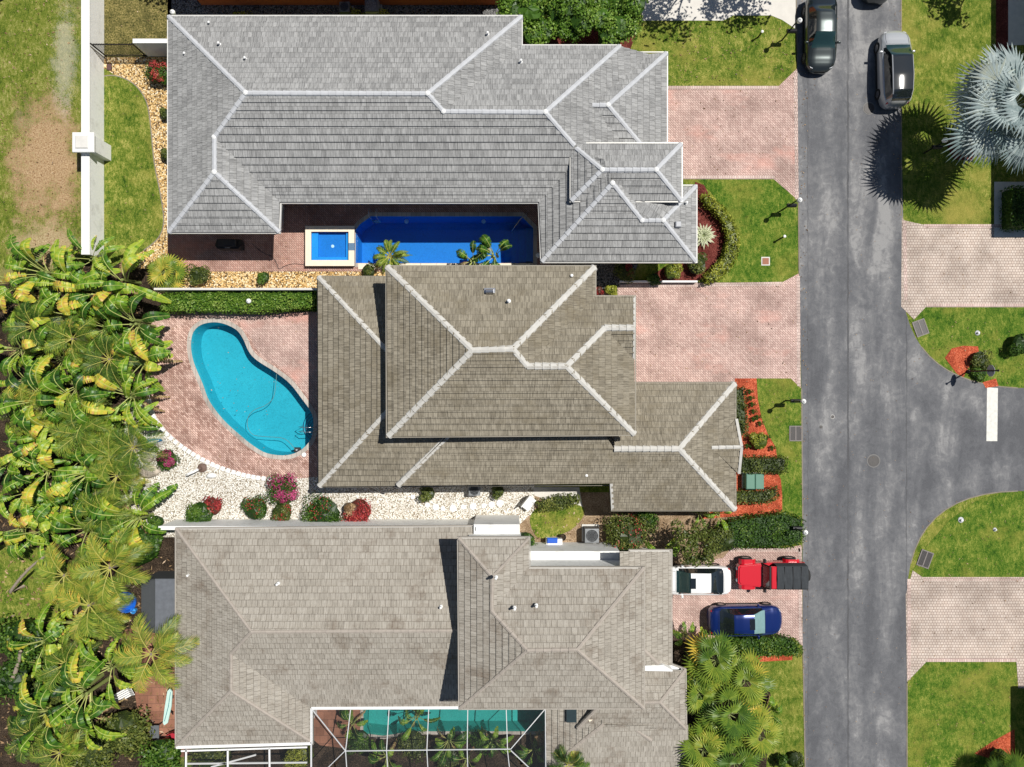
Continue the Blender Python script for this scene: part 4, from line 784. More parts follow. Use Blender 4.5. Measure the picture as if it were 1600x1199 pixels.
lamp_post(1250,313,1,'white globe lamp post with mailbox beside the lawn with the brown valve cover')
lamp_post(1256,628,1,'white globe lamp post with mailbox just above the kerb drain grate')
lamp_post(1259,833,1,'white globe lamp post rising from the hedge above the red off-roader')
lamp_post(1478,219,-1,'white globe lamp post in the shadow of the silver blue palm')
lamp_post(388,471,1,'white globe light standing in the hedge by the turquoise pool', 1.5, False)
lamp_post(269,19,1,'white globe light at the top left corner of the grey roof', 1.6, False)
def ball(mb, c, r, n=10, m=7, sx=1, sy=1, sz=1, t=.5, jit=0, rr=None):
    vs = []
    for i in range(m+1):
        for k in range(n):
            q = 1+(rr.uniform(-jit,jit) if rr else 0); vs.append((c[0]+sx*r*q*math.sin(PI*i/m)*math.cos(2*PI*k/n), c[1]+sy*r*q*math.sin(PI*i/m)*math.sin(2*PI*k/n), c[2]+sz*r*q*math.cos(PI*i/m)))
    mb.add(vs, [(i*n+k,(i+1)*n+k,(i+1)*n+(k+1)%n,i*n+(k+1)%n) for i in range(m) for k in range(n)], t)
b = G(1512,581); e = empty('stop_sign', (b.x,b.y,0), 'stop sign on a tall black post beside the stop line and mulch bed', 'road sign')
mb = MB(); mb.tube([(0,0,0),(0,0,2.75)], .045, 8); mb.lathe((0,0,0), [(.12,0),(.12,.1),(.06,.2)], 10); mb.lathe((0,0,2.75), [(.06,0),(.08,.05),(.02,.14)], 8); mb.build('post', M_black, e)
mb = MB(); oc = [(.37*math.cos(PI/8+k*PI/4), .37*math.sin(PI/8+k*PI/4)) for k in range(8)]
mb.add([(.06,y,z+2.05) for y,z in oc]+[(.075,y,z+2.05) for y,z in oc], [tuple(range(8)),tuple(range(15,7,-1))]+[(i,(i+1)%8,8+(i+1)%8,8+i) for i in range(8)]); mb.build('sign_back', M_greyp, e)
mb = MB(); mb.poly([(.078,y,z+2.05) for y,z in oc]); fc = mb.build('sign_face', plain('mat_sign_white', (.75,.75,.75), .4), e)
mb = MB(); mb.poly([(.081,y*.93,z*.93+2.05) for y,z in oc]); mb.build('red_field', plain('mat_sign_red', (.5,.01,.015), .4), fc)
cu = bpy.data.curves.new('stop_text', 'FONT'); cu.body = 'STOP'; cu.size = .27; cu.align_x = 'CENTER'; cu.align_y = 'CENTER'; cu.extrude = .001; tx = bpy.data.objects.new('lettering', cu); C.objects.link(tx); tx.parent = fc
tx.location = (.084, 0, 2.05); tx.rotation_euler = (PI/2, 0, PI/2); 
me = bpy.data.meshes.new_from_object(tx); bpy.data.objects.remove(tx); me.materials.clear(); me.materials.append(plain('mat_letter_white', (.8,.8,.8), .4)); tx = bpy.data.objects.new('lettering', me); C.objects.link(tx); tx.parent = fc; tx.location = (.084, 0, 2.05); tx.rotation_euler = (PI/2, 0, PI/2)
def grate(px, py, sx, sy, rz, label, nb=9):
    p = G(px,py); e = empty('drain_grate', (p.x,p.y,.02), label, 'drain', None, rz); mb = MB(); w_ = .06
    for r in ((-sx/2,-sy/2,sx/2,-sy/2+w_),(-sx/2,sy/2-w_,sx/2,sy/2),(-sx/2,-sy/2+w_,-sx/2+w_,sy/2-w_),(sx/2-w_,-sy/2+w_,sx/2,sy/2-w_),(-w_/2,-sy/2+w_,w_/2,sy/2-w_)): mb.box(r[0],r[1],0,r[2],r[3],.03)
    mb.build('grate_frame', plain('mat_worn_iron', (.20,.18,.17), .7, .2, sc_=12, var=.3), e); mb = MB(); n = nb*2
    for i in range(n): y = -sy/2+w_+(sy-2*w_)*(i+.5)/n; mb.box(-sx/2+w_,y-.016,.002,sx/2-w_,y+.016,.024)
    tag(mb.build('bars', M_iron, e), kind='stuff'); mb = MB(); mb.poly([(-sx/2,-sy/2,.001),(sx/2,-sy/2,.001),(sx/2,sy/2,.001),(-sx/2,sy/2,.001)]); mb.build('pit_shade_sheet', M_black, e)  # flat black sheet below the bars stands in for the pit's darkness
grate(1243,678,.8,.96,0,'drain grate in the left kerb below the third lamp post from the top')
grate(1438,513,.8,1.0,.35,'tilted drain grate at the road curve below the upper cream driveway')
grate(1445,874,.8,1.05,-.35,'tilted drain grate at the road curve above the lower cream driveway')
def manhole(px, py, r, label, light=False):
    p = G(px,py,.02); e = empty('manhole_cover', (p.x,p.y,.013), label, 'manhole cover'); mb = MB(); n = 28
    vs = [(q*math.cos(2*PI*k/n), q*math.sin(2*PI*k/n), z) for q, z in ((r*1.18,.0),(r*1.16,.008),(r,.010),(r*.98,.004)) for k in range(n)]
    mb.add(vs, [(i*n+k,i*n+(k+1)%n,(i+1)*n+(k+1)%n,(i+1)*n+k) for i in range(3) for k in range(n)]); mb.build('frame', M_conc if light else plain('mat_ring', (.17,.165,.16), .8), e)
    mb = MB()
    for q in (.95,.70,.45,.2): mb.lathe((0,0,.004), [(r*q,0),(r*q,.006+.002*(1-q)),(r*(q-.1),.007+.002*(1-q))], 24)
    mb.build('lid', M_iron, e)
manhole(1365,721,.36,'large round manhole cover in the middle of the road junction')
manhole(1358,170,.34,'round manhole cover just below the silver car')
manhole(1301,652,.11,'small round valve cover in the road right of the left kerb grate', True)
manhole(1283,668,.09,'tiny faint valve cover just below left of the small white rimmed one')
def simple(name, label, cat, px, py, parts, z=0, rz=0, group=None):
    p = G(px, py, z); e = empty(name, (p.x,p.y,0), label, cat, group, rz)
    for nm, mt, fn in parts:
        mb = MB(); fn(mb); mb.build(nm, mt, e)
    return e
GRN = plain('mat_green_metal', (.10,.22,.16), .55, sc_=3)
simple('transformer_box','green utility cabinet with two lids on the orange mulch','utility box',1179,753,[('cabinet',GRN,lambda m: m.bbox(-.52,-.44,0,.52,.44,.62,.04)),('lid',GRN,lambda m: m.bbox(-.55,-.47,.62,-.01,.47,.72,.04)),('lid',GRN,lambda m: m.bbox(.01,-.47,.62,.55,.47,.72,.04)),('plinth',M_conc,lambda m: m.box(-.6,-.52,-.01,.6,.52,.05))],.6)
def ac(px, py, s_, h, label, z=None, col=None, n=26):
    p = G(px,py,h); e = empty('air_conditioner', (p.x,p.y,0), label, 'air conditioner'); col = col or plain('mat_ac_dark', (.07,.075,.08), .5)
    mb = MB(); mb.box(-s_/2-.1,-s_/2-.1,-.02,s_/2+.1,s_/2+.1,.08); mb.build('pad', M_conc, e)
    mb = MB(); mb.box(-s_/2,-s_/2,.08,s_/2,s_/2,h-.05)
    for k in range(14):
        z = .15+(h-.3)*k/14
        for r in ((-s_/2-.015,-s_/2,-s_/2,s_/2),(s_/2,-s_/2,s_/2+.015,s_/2)): mb.box(r[0],r[1],z,r[2],r[3],z+.03)
    mb.build('casing', col, e)
    mb = MB(); n = 24; r = s_*.43; sq = []
    for k in range(n):
        a = 2*PI*k/n; m = max(abs(math.cos(a)),abs(math.sin(a))); sq.append((s_/2/m*math.cos(a), s_/2/m*math.sin(a), h-.02))
    ci = [(r*math.cos(2*PI*k/n), r*math.sin(2*PI*k/n), h) for k in range(n)]; ci2 = [(x*.98,y*.98,h-.2) for x,y,z in ci]
    mb.add(sq+ci+ci2+[(x,y,h-.1) for x,y,z in sq], [(i,(i+1)%n,n+(i+1)%n,n+i) for i in range(n)]+[(n+i,n+(i+1)%n,2*n+(i+1)%n,2*n+i) for i in range(n)]+[(3*n+i,3*n+(i+1)%n,(i+1)%n,i) for i in range(n)]); mb.build('top_panel', plain('mat_ac_top', (.22,.23,.24), .45), e)
    mb = MB()
    for k in range(4):
        a = PI/2*k+.6; d = Vector((math.cos(a),math.sin(a),0)); q = Vector((-d.y,d.x,0)); mb.poly([d*.05-q*.05+Vector((0,0,h-.14)), d*r*.95-q*.14+Vector((0,0,h-.16)), d*r*.95+q*.10+Vector((0,0,h-.10)), d*.05+q*.05+Vector((0,0,h-.12))])
    mb.lathe((0,0,h-.16), [(.09,0),(.09,.06),(.03,.08)], 10); mb.build('fan', M_greyp, e)
    mb = MB()
    for q in (.35,.65,.95): mb.tube([(r*q*math.cos(2*PI*k/20), r*q*math.sin(2*PI*k/20), h+.01) for k in range(21)], .006, 4)
    for k in range(8): mb.tube([(.03*math.cos(PI/4*k),.03*math.sin(PI/4*k),h+.02),(r*math.cos(PI/4*k),r*math.sin(PI/4*k),h+.01)], .006, 4)
    mb.build('fan_guard', M_black, e)
    return e
ac(925,838,.86,.95,'large dark air conditioner with round fan beside the flowering bush')
ac(741,767,.66,.8,'small air conditioner against the brown house above the stepping stones')
ac(538,11,.62,.8,'left air conditioner in the dark strip at the top edge', col=plain('mat_ac_navy', (.10,.12,.16), .5))
ac(580,8,.80,1.0,'right air conditioner in the dark strip at the top edge', col=M_greyp)
simple('equipment_box','white equipment box with a blue lid next to the tan wall ledge','equipment box',866,851,[('casing',M_trim,lambda m: m.bbox(-.5,-.36,0,.5,.3,.7,.03)),('lid',M_trim,lambda m: m.bbox(-.42,-.36,.7,.42,.06,.76,.02)),('blue_cover',plain('mat_blue_plastic',(.02,.10,.50),.4),lambda m: m.bbox(-.44,.08,.68,.2,.4,.82,.03)),('pipe',M_trim,lambda m: m.tube([(-.7,-.5,.1),(-.6,-.4,.3),(-.5,-.1,.4)],.04,8))],.7)
simple('plant_pot','small black pot beside the white equipment box','plant pot',879,840,[('pot',M_black,lambda m: m.lathe((0,0,0),[(.14,0),(.2,.35),(.22,.36),(.18,.34),(.16,.2)],16)),('potting_soil',M_soil,lambda m: m.lathe((0,0,.28),[(.17,0),(.05,.03)],12))],.3)
simple('bench','white garden seat tilted beside the hedge at the end of the gravel','bench',826,787,[('seat',M_trim,lambda m: m.bbox(-.42,-.28,.40,.42,.28,.46,.02)),('backrest',M_trim,lambda m: m.bbox(-.42,.24,.46,.42,.30,.95,.02))]+[('leg',M_trim,(lambda x,y: (lambda m: m.box(x-.03,y-.03,0,x+.03,y+.03,.4)))(x,y)) for x in (-.36,.36) for y in (-.22,.22)],.4,.9)
for i,(x,y,r) in enumerate([(645,777,.14),(668,790,.16),(681,793,.21),(692,795,.15),(708,795,.22),(724,793,.16),(739,792,.21),(756,791,.15),(768,789,.20),(781,787,.22)]):
    tag(simple('stepping_stone', ['half buried stepping stone, farthest left of the white row','second stepping stone from the left, touching the small olive shrub','large round stepping stone just right of the small olive shrub','small stepping stone, fourth from the left of the row','large stepping stone, fifth from the left of the white row','small stepping stone, sixth from left, below the small air conditioner','stepping stone straight below the right side of the small air conditioner','small stepping stone, eighth from the left in the row','stepping stone, second from the right end of the row','large round stepping stone at the right end of the row'][i], 'stepping stone', x, y, [('slab', M_trim, lambda m: m.lathe((0,0,.0),[(r,0),(r,.05),(r*.92,.065)],18))]), group='round white stepping stones')
simple('valve_cover','brown square valve cover with pale rim in the front lawn','valve cover',1196,409,[('rim',M_conc,lambda m: m.bbox(-.27,-.27,0,.27,.27,.03,.01)),('lid',plain('mat_brown_lid',(.30,.12,.07),.7),lambda m: m.bbox(-.2,-.2,.02,.2,.2,.05,.01))])
simple('valve_box','small dark square box in the yellow gravel below the gate','valve cover',171,106,[('lid',plain('mat_dark_lid',(.10,.05,.05),.7),lambda m: m.bbox(-.13,-.18,0,.13,.18,.05,.01)),('rim',M_soil,lambda m: m.box(-.16,-.21,0,.16,.21,.03))])
def nub(px, py, label, s_=.1):
    simple('sprinkler', label, 'sprinkler', px, py, [('base', M_greyp, lambda m: m.lathe((0,0,0),[(s_*1.3,0),(s_*1.2,.04),(s_*.6,.06)],10)),('head', M_trim, lambda m: m.lathe((0,0,.05),[(s_*.5,0),(s_*.5,.12),(s_*.2,.14)],8))])
nub(1527,521,'small white sprinkler head in the lawn above the mulch bed',.13); nub(1501,813,'small white sprinkler head in the lawn right of the road curve',.15); nub(1554,828,'tiny grey sprinkler head on the bare patch of lawn',.1)
def post(px, py, h, label, top=True):
    simple('bollard', label, 'bollard', px, py, [('post', M_black if top else M_dark, lambda m: m.tube([(0,0,0),(0,0,h)],.05,8)),('cap', M_globe, lambda m: m.lathe((0,0,h-.02),[(.08,0),(.09,.04),(.03,.09)],10))], h)
post(1226,370,.75,'short dark path light in the lawn below the second lamp post'); post(1191,50,.75,'short dark path light in the top lawn under the tree shadow')
simple('barbecue','black covered barbecue on the shaded courtyard under the grey eave','barbecue',357,381,[('cover',M_black,lambda m: m.prism([(-.85,-.12),(-.7,-.32),(.55,-.36),(.8,-.1),(.75,.25),(-.7,.28)],.55,.98)),('hood',M_dark,lambda m: m.prism([(-.6,-.2),(.5,-.22),(.5,.2),(-.6,.2)],.98,1.12)),('cart',M_dark,lambda m: m.box(-.6,-.25,0,.6,.22,.55)),('handle',M_steel,lambda m: m.bar((-.15,-.3,1.14),(.15,-.3,1.14),.03,.03))],1.0)
# pool cleaner hose floating on the turquoise pool, garden hose in the courtyard
def hose(name, label, pts, z, r, mat, cat='hose'):
    P = smooth_loop(pxl(pts, z), 8, False); mb = MB(); mb.tube(P, r, 6); return tag(mb.build(name, mat, None, True), label, cat)
hose('pool_hose','pale suction hose looping on the turquoise water',[(432,583),(431,600),(427,622),(415,634),(398,641),(388,652),(387,668),(396,680),(415,683),(440,685),(452,692),(462,704)],-.13,.018,plain('mat_hose',(.10,.22,.22),.5))
hose('garden_hose','thin dark garden hose curling across the pink courtyard beside the spa',[(394,382),(410,395),(425,402),(432,412),(436,421),(446,416),(460,413),(478,415)],.03,.018,M_dark)
simple('pool_robot','small dark pool cleaner at the lower end of the turquoise pool','pool cleaner',463,704,[('body',M_dark,lambda m: m.bbox(-.2,-.15,-.3,.2,.15,-.12,.04)),('hose_joint',M_greyp,lambda m: m.lathe((0,0,-.13),[(.06,0),(.05,.1)],8))])
simple('skimmer_lid','round white skimmer lid on the deck below the turquoise pool','skimmer lid',475,711,[('lid',M_globe,lambda m: m.lathe((0,0,.02),[(.13,0),(.13,.015),(.1,.03)],18)),('ring',M_greyp,lambda m: m.lathe((0,0,.0),[(.16,0),(.16,.03),(.13,.03)],18))])
simple('skimmer_lid','round pale skimmer lid in the dark corner right of the blue pool','skimmer lid',840,400,[('lid',M_globe,lambda m: m.lathe((0,0,.02),[(.14,0),(.14,.015),(.1,.03)],18)),('ring',M_greyp,lambda m: m.lathe((0,0,.0),[(.18,0),(.18,.03),(.14,.03)],18))])
# white edging blocks
path = smooth_loop(pxl([(231,612),(236,638),(247,662),(268,685),(296,706),(330,725),(368,739),(404,747),(440,750)]), 14, False); e = empty('block_edging', tuple(path[40]), 'curved row of white edging blocks between pink deck and white gravel', 'edging'); mb = MB(); last = None; o_ = Vector(e.location)
for i in range(len(path)-1):
    if last is None or (path[i]-last).length > .30:
        d = (path[i+1]-path[i]).normalized(); q = path[i]-o_; mb.bar(q-d*.11+Vector((0,0,.05)), q+d*.13+Vector((0,0,.05+R.uniform(-.01,.01))), .26, .12); last = path[i]
tag(mb.build('blocks', M_trim, e), kind='stuff')
def rock(px, py, r, label, mat, sx=1, sy=1):
    p = G(px,py,r*.5); mb = MB(); rr = random.Random(int(px*py)); ball(mb, (0,0,0), r, 9, 6, sx, sy, .6, .5, .14, rr); o = mb.build('rock', mat, None, True); o.location = (p.x,p.y,r*.3); tag(o, label, 'rock')
MR = plain('mat_pale_rock', (.52,.45,.37), .9, sc_=3, var=.25)
rock(228,716,.42,'pale rock beside the upper left magenta shrub',MR,1.1,.8); rock(232,738,.55,'large pale rock under the palm leaves at the gravel edge',MR,1.2,.75); rock(330,744,.30,'flat white rock right of the bent white ornament',M_trim,1.2,.6)
simple('bird_ornament','bent white pipe ornament standing on the white gravel','ornament',303,738,[('stem',M_trim,lambda m: m.tube([(-.45,-.2,.35),(-.3,-.12,.5),(0,.0,.52),(.3,.16,.45)],.09,10,.07)),('base',plain('mat_brown_base',(.14,.09,.07),.7),lambda m: m.lathe((.35,.2,0),[(.3,0),(.28,.1),(.1,.2),(.08,.42)],14)),('end_cap',M_black,lambda m: m.lathe((-.48,-.24,.0),[(.1,0),(.1,.25),(.05,.36)],10))],.4)
# ------------------------------------------------------------------ screen enclosure
e = empty('screen_enclosure', G(668,1150), 'white framed screen enclosure over the green pool', 'screen enclosure'); o_ = Vector(e.location); zs = 3.0; zt = 3.5
def SP(x,y,z): return G(x,y,z)-o_
B_ = []; M_frame = plain('mat_grey_white_frame', (.55,.56,.57), .5)
top = {487:(540,1174),548:(540,1174),608:(604,1174),670:(667,1174),731:(730,1173),791:(793,1171),852:(798,1171)}
for x,(tx_,ty_) in top.items(): B_.append((SP(x,1108,zs), SP(tx_,ty_,zt)))
B_ += [(SP(540,1174,zt),SP(798,1171,zt)),(SP(852,1108,zs),SP(853,1215,zs)),(SP(487,1108,zs),SP(487,1260,zs)),(SP(486,1260,zs),SP(853,1260,zs))]
for x,x2 in ((540,487),(540,546),(604,610),(667,672),(730,733),(793,803),(798,853)): B_.append((SP(x,1173,zt),SP(x2,1225 if x2 in (487,853) else 1262,zs)))
for p_,q_ in B_:
    mb = MB(); mb.bar(p_,q_,.045,.06); mb.build('beam', M_frame, e)
for x,y in ((487,1108),(487,1260),(853,1215),(853,1260),(670,1260)):
    mb = MB(); q_ = SP(x,y,zs); mb.bar((q_.x,q_.y,0),(q_.x,q_.y,zs),.08,.08); mb.build('post', M_trim, e)
t = NT('mat_insect_screen'); tr = t.n('BsdfTransparent'); df = t.n('BsdfDiffuse'); df.inputs[0].default_value = (.05,.055,.06,1); mx = t.n('MixShader'); mx.inputs[0].default_value = .22; t.l(tr.outputs[0],mx.inputs[1]); t.l(df.outputs[0],mx.inputs[2]); t.l(mx.outputs[0],t.nt.nodes['Material Output'].inputs[0])
mb = MB(); mb.poly([SP(487,1108,zs),SP(540,1174,zt),SP(798,1171,zt),SP(852,1108,zs)]); mb.poly([SP(487,1108,zs),SP(487,1225,zs),SP(540,1174,zt)]); mb.poly([SP(852,1108,zs),SP(798,1171,zt),SP(853,1225,zs)]); mb.poly([SP(540,1174,zt),SP(487,1262,zs),SP(853,1262,zs),SP(798,1171,zt)]); mb.build('screen_mesh', t.m, e)
e = empty('screen_enclosure', G(380,1200), 'second smaller white framed enclosure at the bottom edge under bushes', 'screen enclosure'); o_ = Vector(e.location)
for a_,b_ in (((283,1174,2.4),(480,1168,2.4)),((291,1172,2.4),(290,1260,2.4)),((356,1172,2.4),(356,1260,2.4)),((421,1170,2.4),(422,1260,2.4)),((290,1194,2.2),(480,1192,2.2)),((486,1165,2.4),(486,1260,2.4)),((330,1199,2.2),(400,1180,2.2))):
    mb = MB(); mb.bar(SP(*a_),SP(*b_),.09,.07); mb.build('beam', M_trim, e)
mb = MB(); q_ = [SP(283,1174,2.36),SP(486,1168,2.36),SP(486,1262,2.36),SP(283,1262,2.36)]; mb.poly(q_); mb.build('screen_mesh', t.m, e)
# ------------------------------------------------------------------ back patio clutter of the third house
simple('shed','dark grey flat roofed shed against the tan roof left side','shed',247,948,[('wall',plain('mat_dark_shed',(.05,.055,.06),.7),lambda m: m.box(-1.0,-1.5,-.02,1.15,1.55,2.1)),('roof',plain('mat_shed_roof',(.12,.13,.15),.8,sc_=4,var=.3),lambda m: m.bbox(-.15,-1.6,2.1,1.3,1.65,2.2,.03)),('side_roof',plain('mat_shed_side',(.06,.065,.07),.7),lambda m: m.add([(-1.15,-1.55,1.75),(-.15,-1.6,2.12),(-.15,1.6,2.12),(-1.15,1.6,1.75)],[(0,1,2,3)]))],2.1)
simple('paddleboard','pale green paddleboards leaning beside the tan eave','paddleboard',263,1104,[('board',plain('mat_board_mint',(.50,.68,.62),.4),lambda m: m.prism([(.12,1.1),(.28,.9),(.22,0),(0,-1.0),(-.22,-1.15),(-.30,-1.0),(-.18,0),(-.02,.95)],.7,.78,bottom=True)),('stripe',plain('mat_board_teal',(.05,.20,.22),.4),lambda m: m.prism([(.16,.9),(.19,.9),(.06,0),(-.18,-.9),(-.22,-.9),(.02,0)],.78,.785)),('trestle',M_dark,lambda m: (m.bar((-.3,.5,0),(.3,.5,.7),.06,.06), m.bar((-.3,-.5,0),(.3,-.5,.7),.06,.06)))],.7)
simple('tub_chair','red round tub chair on the terracotta patio corner','chair',259,1163,[('seat',plain('mat_red_plastic',(.45,.02,.02),.4),lambda m: m.lathe((0,0,0),[(.25,0),(.33,.35),(.36,.5),(.30,.5),(.24,.3),(.05,.28)],16)),('cushion',M_tail,lambda m: m.lathe((0,0,.3),[(.2,0),(.2,.06),(.1,.1)],12))],.5)
simple('folding_chair','red and black folding chair under the tan eave corner','chair',272,1150,[('seat',plain('mat_chair_red',(.4,.02,.04),.6),lambda m: m.bbox(-.25,-.25,.4,.25,.25,.44,.02)),('backrest',plain('mat_chair_back',(.35,.02,.03),.6),lambda m: m.bar((-.25,.25,.6),(.25,.25,.65),.05,.4)),('frame',M_black,lambda m: [m.bar((x,-.27,0),(x,.27,.9),.04,.04) for x in (-.27,.27)])],.5,.4)
simple('side_table','small dark grey square table on the terracotta patio','table',241,1144,[('tabletop',plain('mat_table_grey',(.12,.13,.14),.5),lambda m: m.bbox(-.3,-.4,.6,.3,.4,.64,.01))]+[('leg',M_dark,(lambda x,y:(lambda m: m.box(x-.02,y-.02,0,x+.02,y+.02,.6)))(x,y)) for x in (-.26,.26) for y in (-.36,.36)],.6)
simple('lounge_chair','white slatted lounge chair half hidden by palm leaves on the patio','lounge chair',190,1088,[('seat',M_trim,lambda m: [m.bar((-.6,y,.35),(.5,y,.35),.09,.03) for y in (-.24,-.12,0,.12,.24)]),('backrest',M_trim,lambda m: [m.bar((.5,y,.35),(1.0,y,.8),.09,.03) for y in (-.24,-.12,0,.12,.24)]),('frame',M_trim,lambda m: [m.bar((x,y,0),(x,y,.35),.04,.04) for x in (-.5,.4) for y in (-.26,.26)])],.4,.5)
simple('plastic_tub','bright blue plastic tub among the palms left of the shed','tub',196,942,[('rim',plain('mat_tub_blue',(.02,.14,.60),.35),lambda m: m.lathe((0,0,0),[(.55,0),(.62,.3),(.66,.32),(.60,.3),(.52,.05),(.05,.04)],20)),('water',WMt,lambda m: m.lathe((0,0,.18),[(.55,0),(.5,.001)],20))],.3)
simple('bucket','small blue bucket on stones below the large blue tub','bucket',209,955,[('bucket',plain('mat_bucket',(.05,.30,.65),.35),lambda m: m.lathe((0,0,0),[(.13,0),(.17,.28),(.18,.29),(.15,.27),(.12,.03),(.03,.03)],16)),('handle',M_steel,lambda m: m.tube([(.17*math.cos(a/8*PI),0,.28+.12*math.sin(a/8*PI)) for a in range(9)],.01,5))],.2)
simple('striped_cloth','blue striped cloth lying on the white gravel near the palms','cloth',237,691,[('cloth',plain('mat_cloth_blue',(.02,.16,.35),.7,sc_=30,var=.4),lambda m: m.prism([(-.6,-.1),(-.3,-.2),(.7,.05),(.6,.2),(-.2,.2),(-.6,.15)],.03,.09)),('fold',M_trim,lambda m: m.bar((-.2,-.05,.1),(.5,.1,.1),.08,.02))])
# ------------------------------------------------------------------ plants
rr = random.Random(11)
L_bright = leafmat('mat_bright_leaf', [(0,(.015,.045,.006)),(.3,(.06,.14,.012)),(.65,(.15,.27,.03)),(1,(.30,.40,.08))])
def U(a, b): return rr.uniform(a, b)
def leaf_quad(mb, c, d, n, L, Wd, t):
    s = d.cross(n)
    if s.length < .01: s = Vector((1,0,0))
    s.normalize(); mb.poly([c-d*L*.5, c+s*Wd*.5, c+d*L*.5, c-s*Wd*.5], t)
def rdir(up=.3):
    while True:
        v = Vector((U(-1,1),U(-1,1),U(-1,1)))
        if .05 < v.length < 1: v.normalize(); v.z = v.z+up; return v.normalized()
def blob(mb, c, rx, ry, rz, n, L, Wd, tmean=.5, core=True, jit=.3, holes=0):
    """leaf clumps through a lumpy ellipsoid: k lobes of leaves round a ragged core"""
    c = Vector(c); k = max(4, int((rx+ry)*5)); lobes = [(Vector((U(-.6,.6)*rx,U(-.6,.6)*ry,U(-.15,.5)*rz)), U(.38,.6), U(-.14,.14)) for _ in range(k)]
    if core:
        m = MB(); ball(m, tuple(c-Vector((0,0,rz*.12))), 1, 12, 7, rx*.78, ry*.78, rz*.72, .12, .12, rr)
        mb.add(m.v, m.f, max(0, tmean-.42))  # core tint lowered, so the shade inside the foliage is in its colour
    for _ in range(n):
        lb, f, dt = lobes[rr.randrange(k)]; d = rdir(.35); q = c+lb+Vector((d.x*rx*f, d.y*ry*f, d.z*rz*f))*U(.75,1.06)
        nrm = (d+rdir(.3)*.8).normalized(); a = nrm.cross(rdir(0)).normalized()
        leaf_quad(mb, q, a, nrm, L*U(.7,1.3), Wd*U(.7,1.3), min(1, max(0, tmean+dt+U(-jit,jit)*.8)))
def stems(mb, r, h, n=5):
    for i in range(n): a = 2*PI*i/n+U(-.4,.4); mb.tube([(0,0,0),(r*.25*math.cos(a),r*.25*math.sin(a),h*.5),(r*.5*math.cos(a),r*.5*math.sin(a),h*.8)], .025, 5, .01)
def shrub(name, label, px, py, r, h, mat, n=None, L=.11, Wd=.07, tm=.5, group=None, sx=1, sy=1, extra=None, cat='shrub'):
    p = G(px, py, h*.7); e = empty(name, (p.x, p.y, 0), label, cat, group); mb = MB(); n = n or int(1500*r*r+350)
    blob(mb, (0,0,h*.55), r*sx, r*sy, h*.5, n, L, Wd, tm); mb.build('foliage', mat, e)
    if extra:
        mat2, fr, cx, cy, rad = extra; mb = MB(); blob(mb, (cx*r,cy*r,h*.62), rad*r*sx, rad*r*sy, h*.5, int(n*fr), L, Wd, .6, core=False); mb.build('flowers', mat2, e)
    mb = MB(); stems(mb, r, h*.6); mb.build('stem', M_bark, e); return e
def inpoly(x, y, P):
    c = False; n = len(P); j = n-1
    for i in range(n):
        if (P[i].y > y) != (P[j].y > y) and x < (P[j].x-P[i].x)*(y-P[i].y)/(P[j].y-P[i].y)+P[i].x: c = not c
        j = i
    return c
def hedge(label, pts, h, mat, dens=110, L=.12, Wd=.08, tm=.5, name='hedge', group=None, z=None):
    P = pxl(pts, h); cx = sum(p.x for p in P)/len(P); cy = sum(p.y for p in P)/len(P); e = empty(name, (cx,cy,0), label, 'hedge', group); P = [Vector((p.x-cx,p.y-cy,0)) for p in P]
    x0, x1 = min(p.x for p in P), max(p.x for p in P); y0, y1 = min(p.y for p in P), max(p.y for p in P); mb = MB(); core = offset(P, .12)
    A = abs(sum(P[i].x*P[(i+1)%len(P)].y-P[(i+1)%len(P)].x*P[i].y for i in range(len(P))))/2
    mb.prism([(p.x,p.y) for p in core], 0, h-.24, .22); dens *= 2.0
    ph = [U(0,6) for _ in range(6)]
    for _ in range(int(A*dens)):
        for _t in range(30):
            x, y = U(x0,x1), U(y0,y1)
            if inpoly(x, y, P): break
        lump = .07*(math.sin(x*3.1+ph[0])+math.sin(y*3.7+ph[1])+math.sin((x+y)*5.3+ph[2])*.7)
        nrm = rdir(.8); leaf_quad(mb, Vector((x,y,h-.05+lump*.9+U(-.10,.04))), nrm.cross(rdir(0)).normalized(), nrm, L*U(.7,1.3), Wd*U(.7,1.3), min(1,max(0,tm+lump*1.6+U(-.22,.22))))
    n = len(P)
    for i in range(n):
        a, b = P[i], P[(i+1)%n]; ln = (b-a).length; o = Vector(((b-a).y,-(b-a).x,0)).normalized()
        for _ in range(int(ln*h*70)): q = a.lerp(b, U(0,1))+o*U(-.10,.08)+Vector((0,0,U(.05,h))); nrm = (rdir(.2)+o).normalized(); leaf_quad(mb, q, nrm.cross(rdir(0)).normalized(), nrm, L, Wd, min(1,max(0,tm+U(-.3,.2))))
    mb.build('foliage', mat, e); mb = MB()
    for i in range(int(A)+2):
        q = core[rr.randrange(len(core))]; mb.tube([(q[0]*.8,q[1]*.8,0),(q[0]*.82,q[1]*.8,h*.7)], .02, 5)
    mb.build('stem', M_bark, e); return e
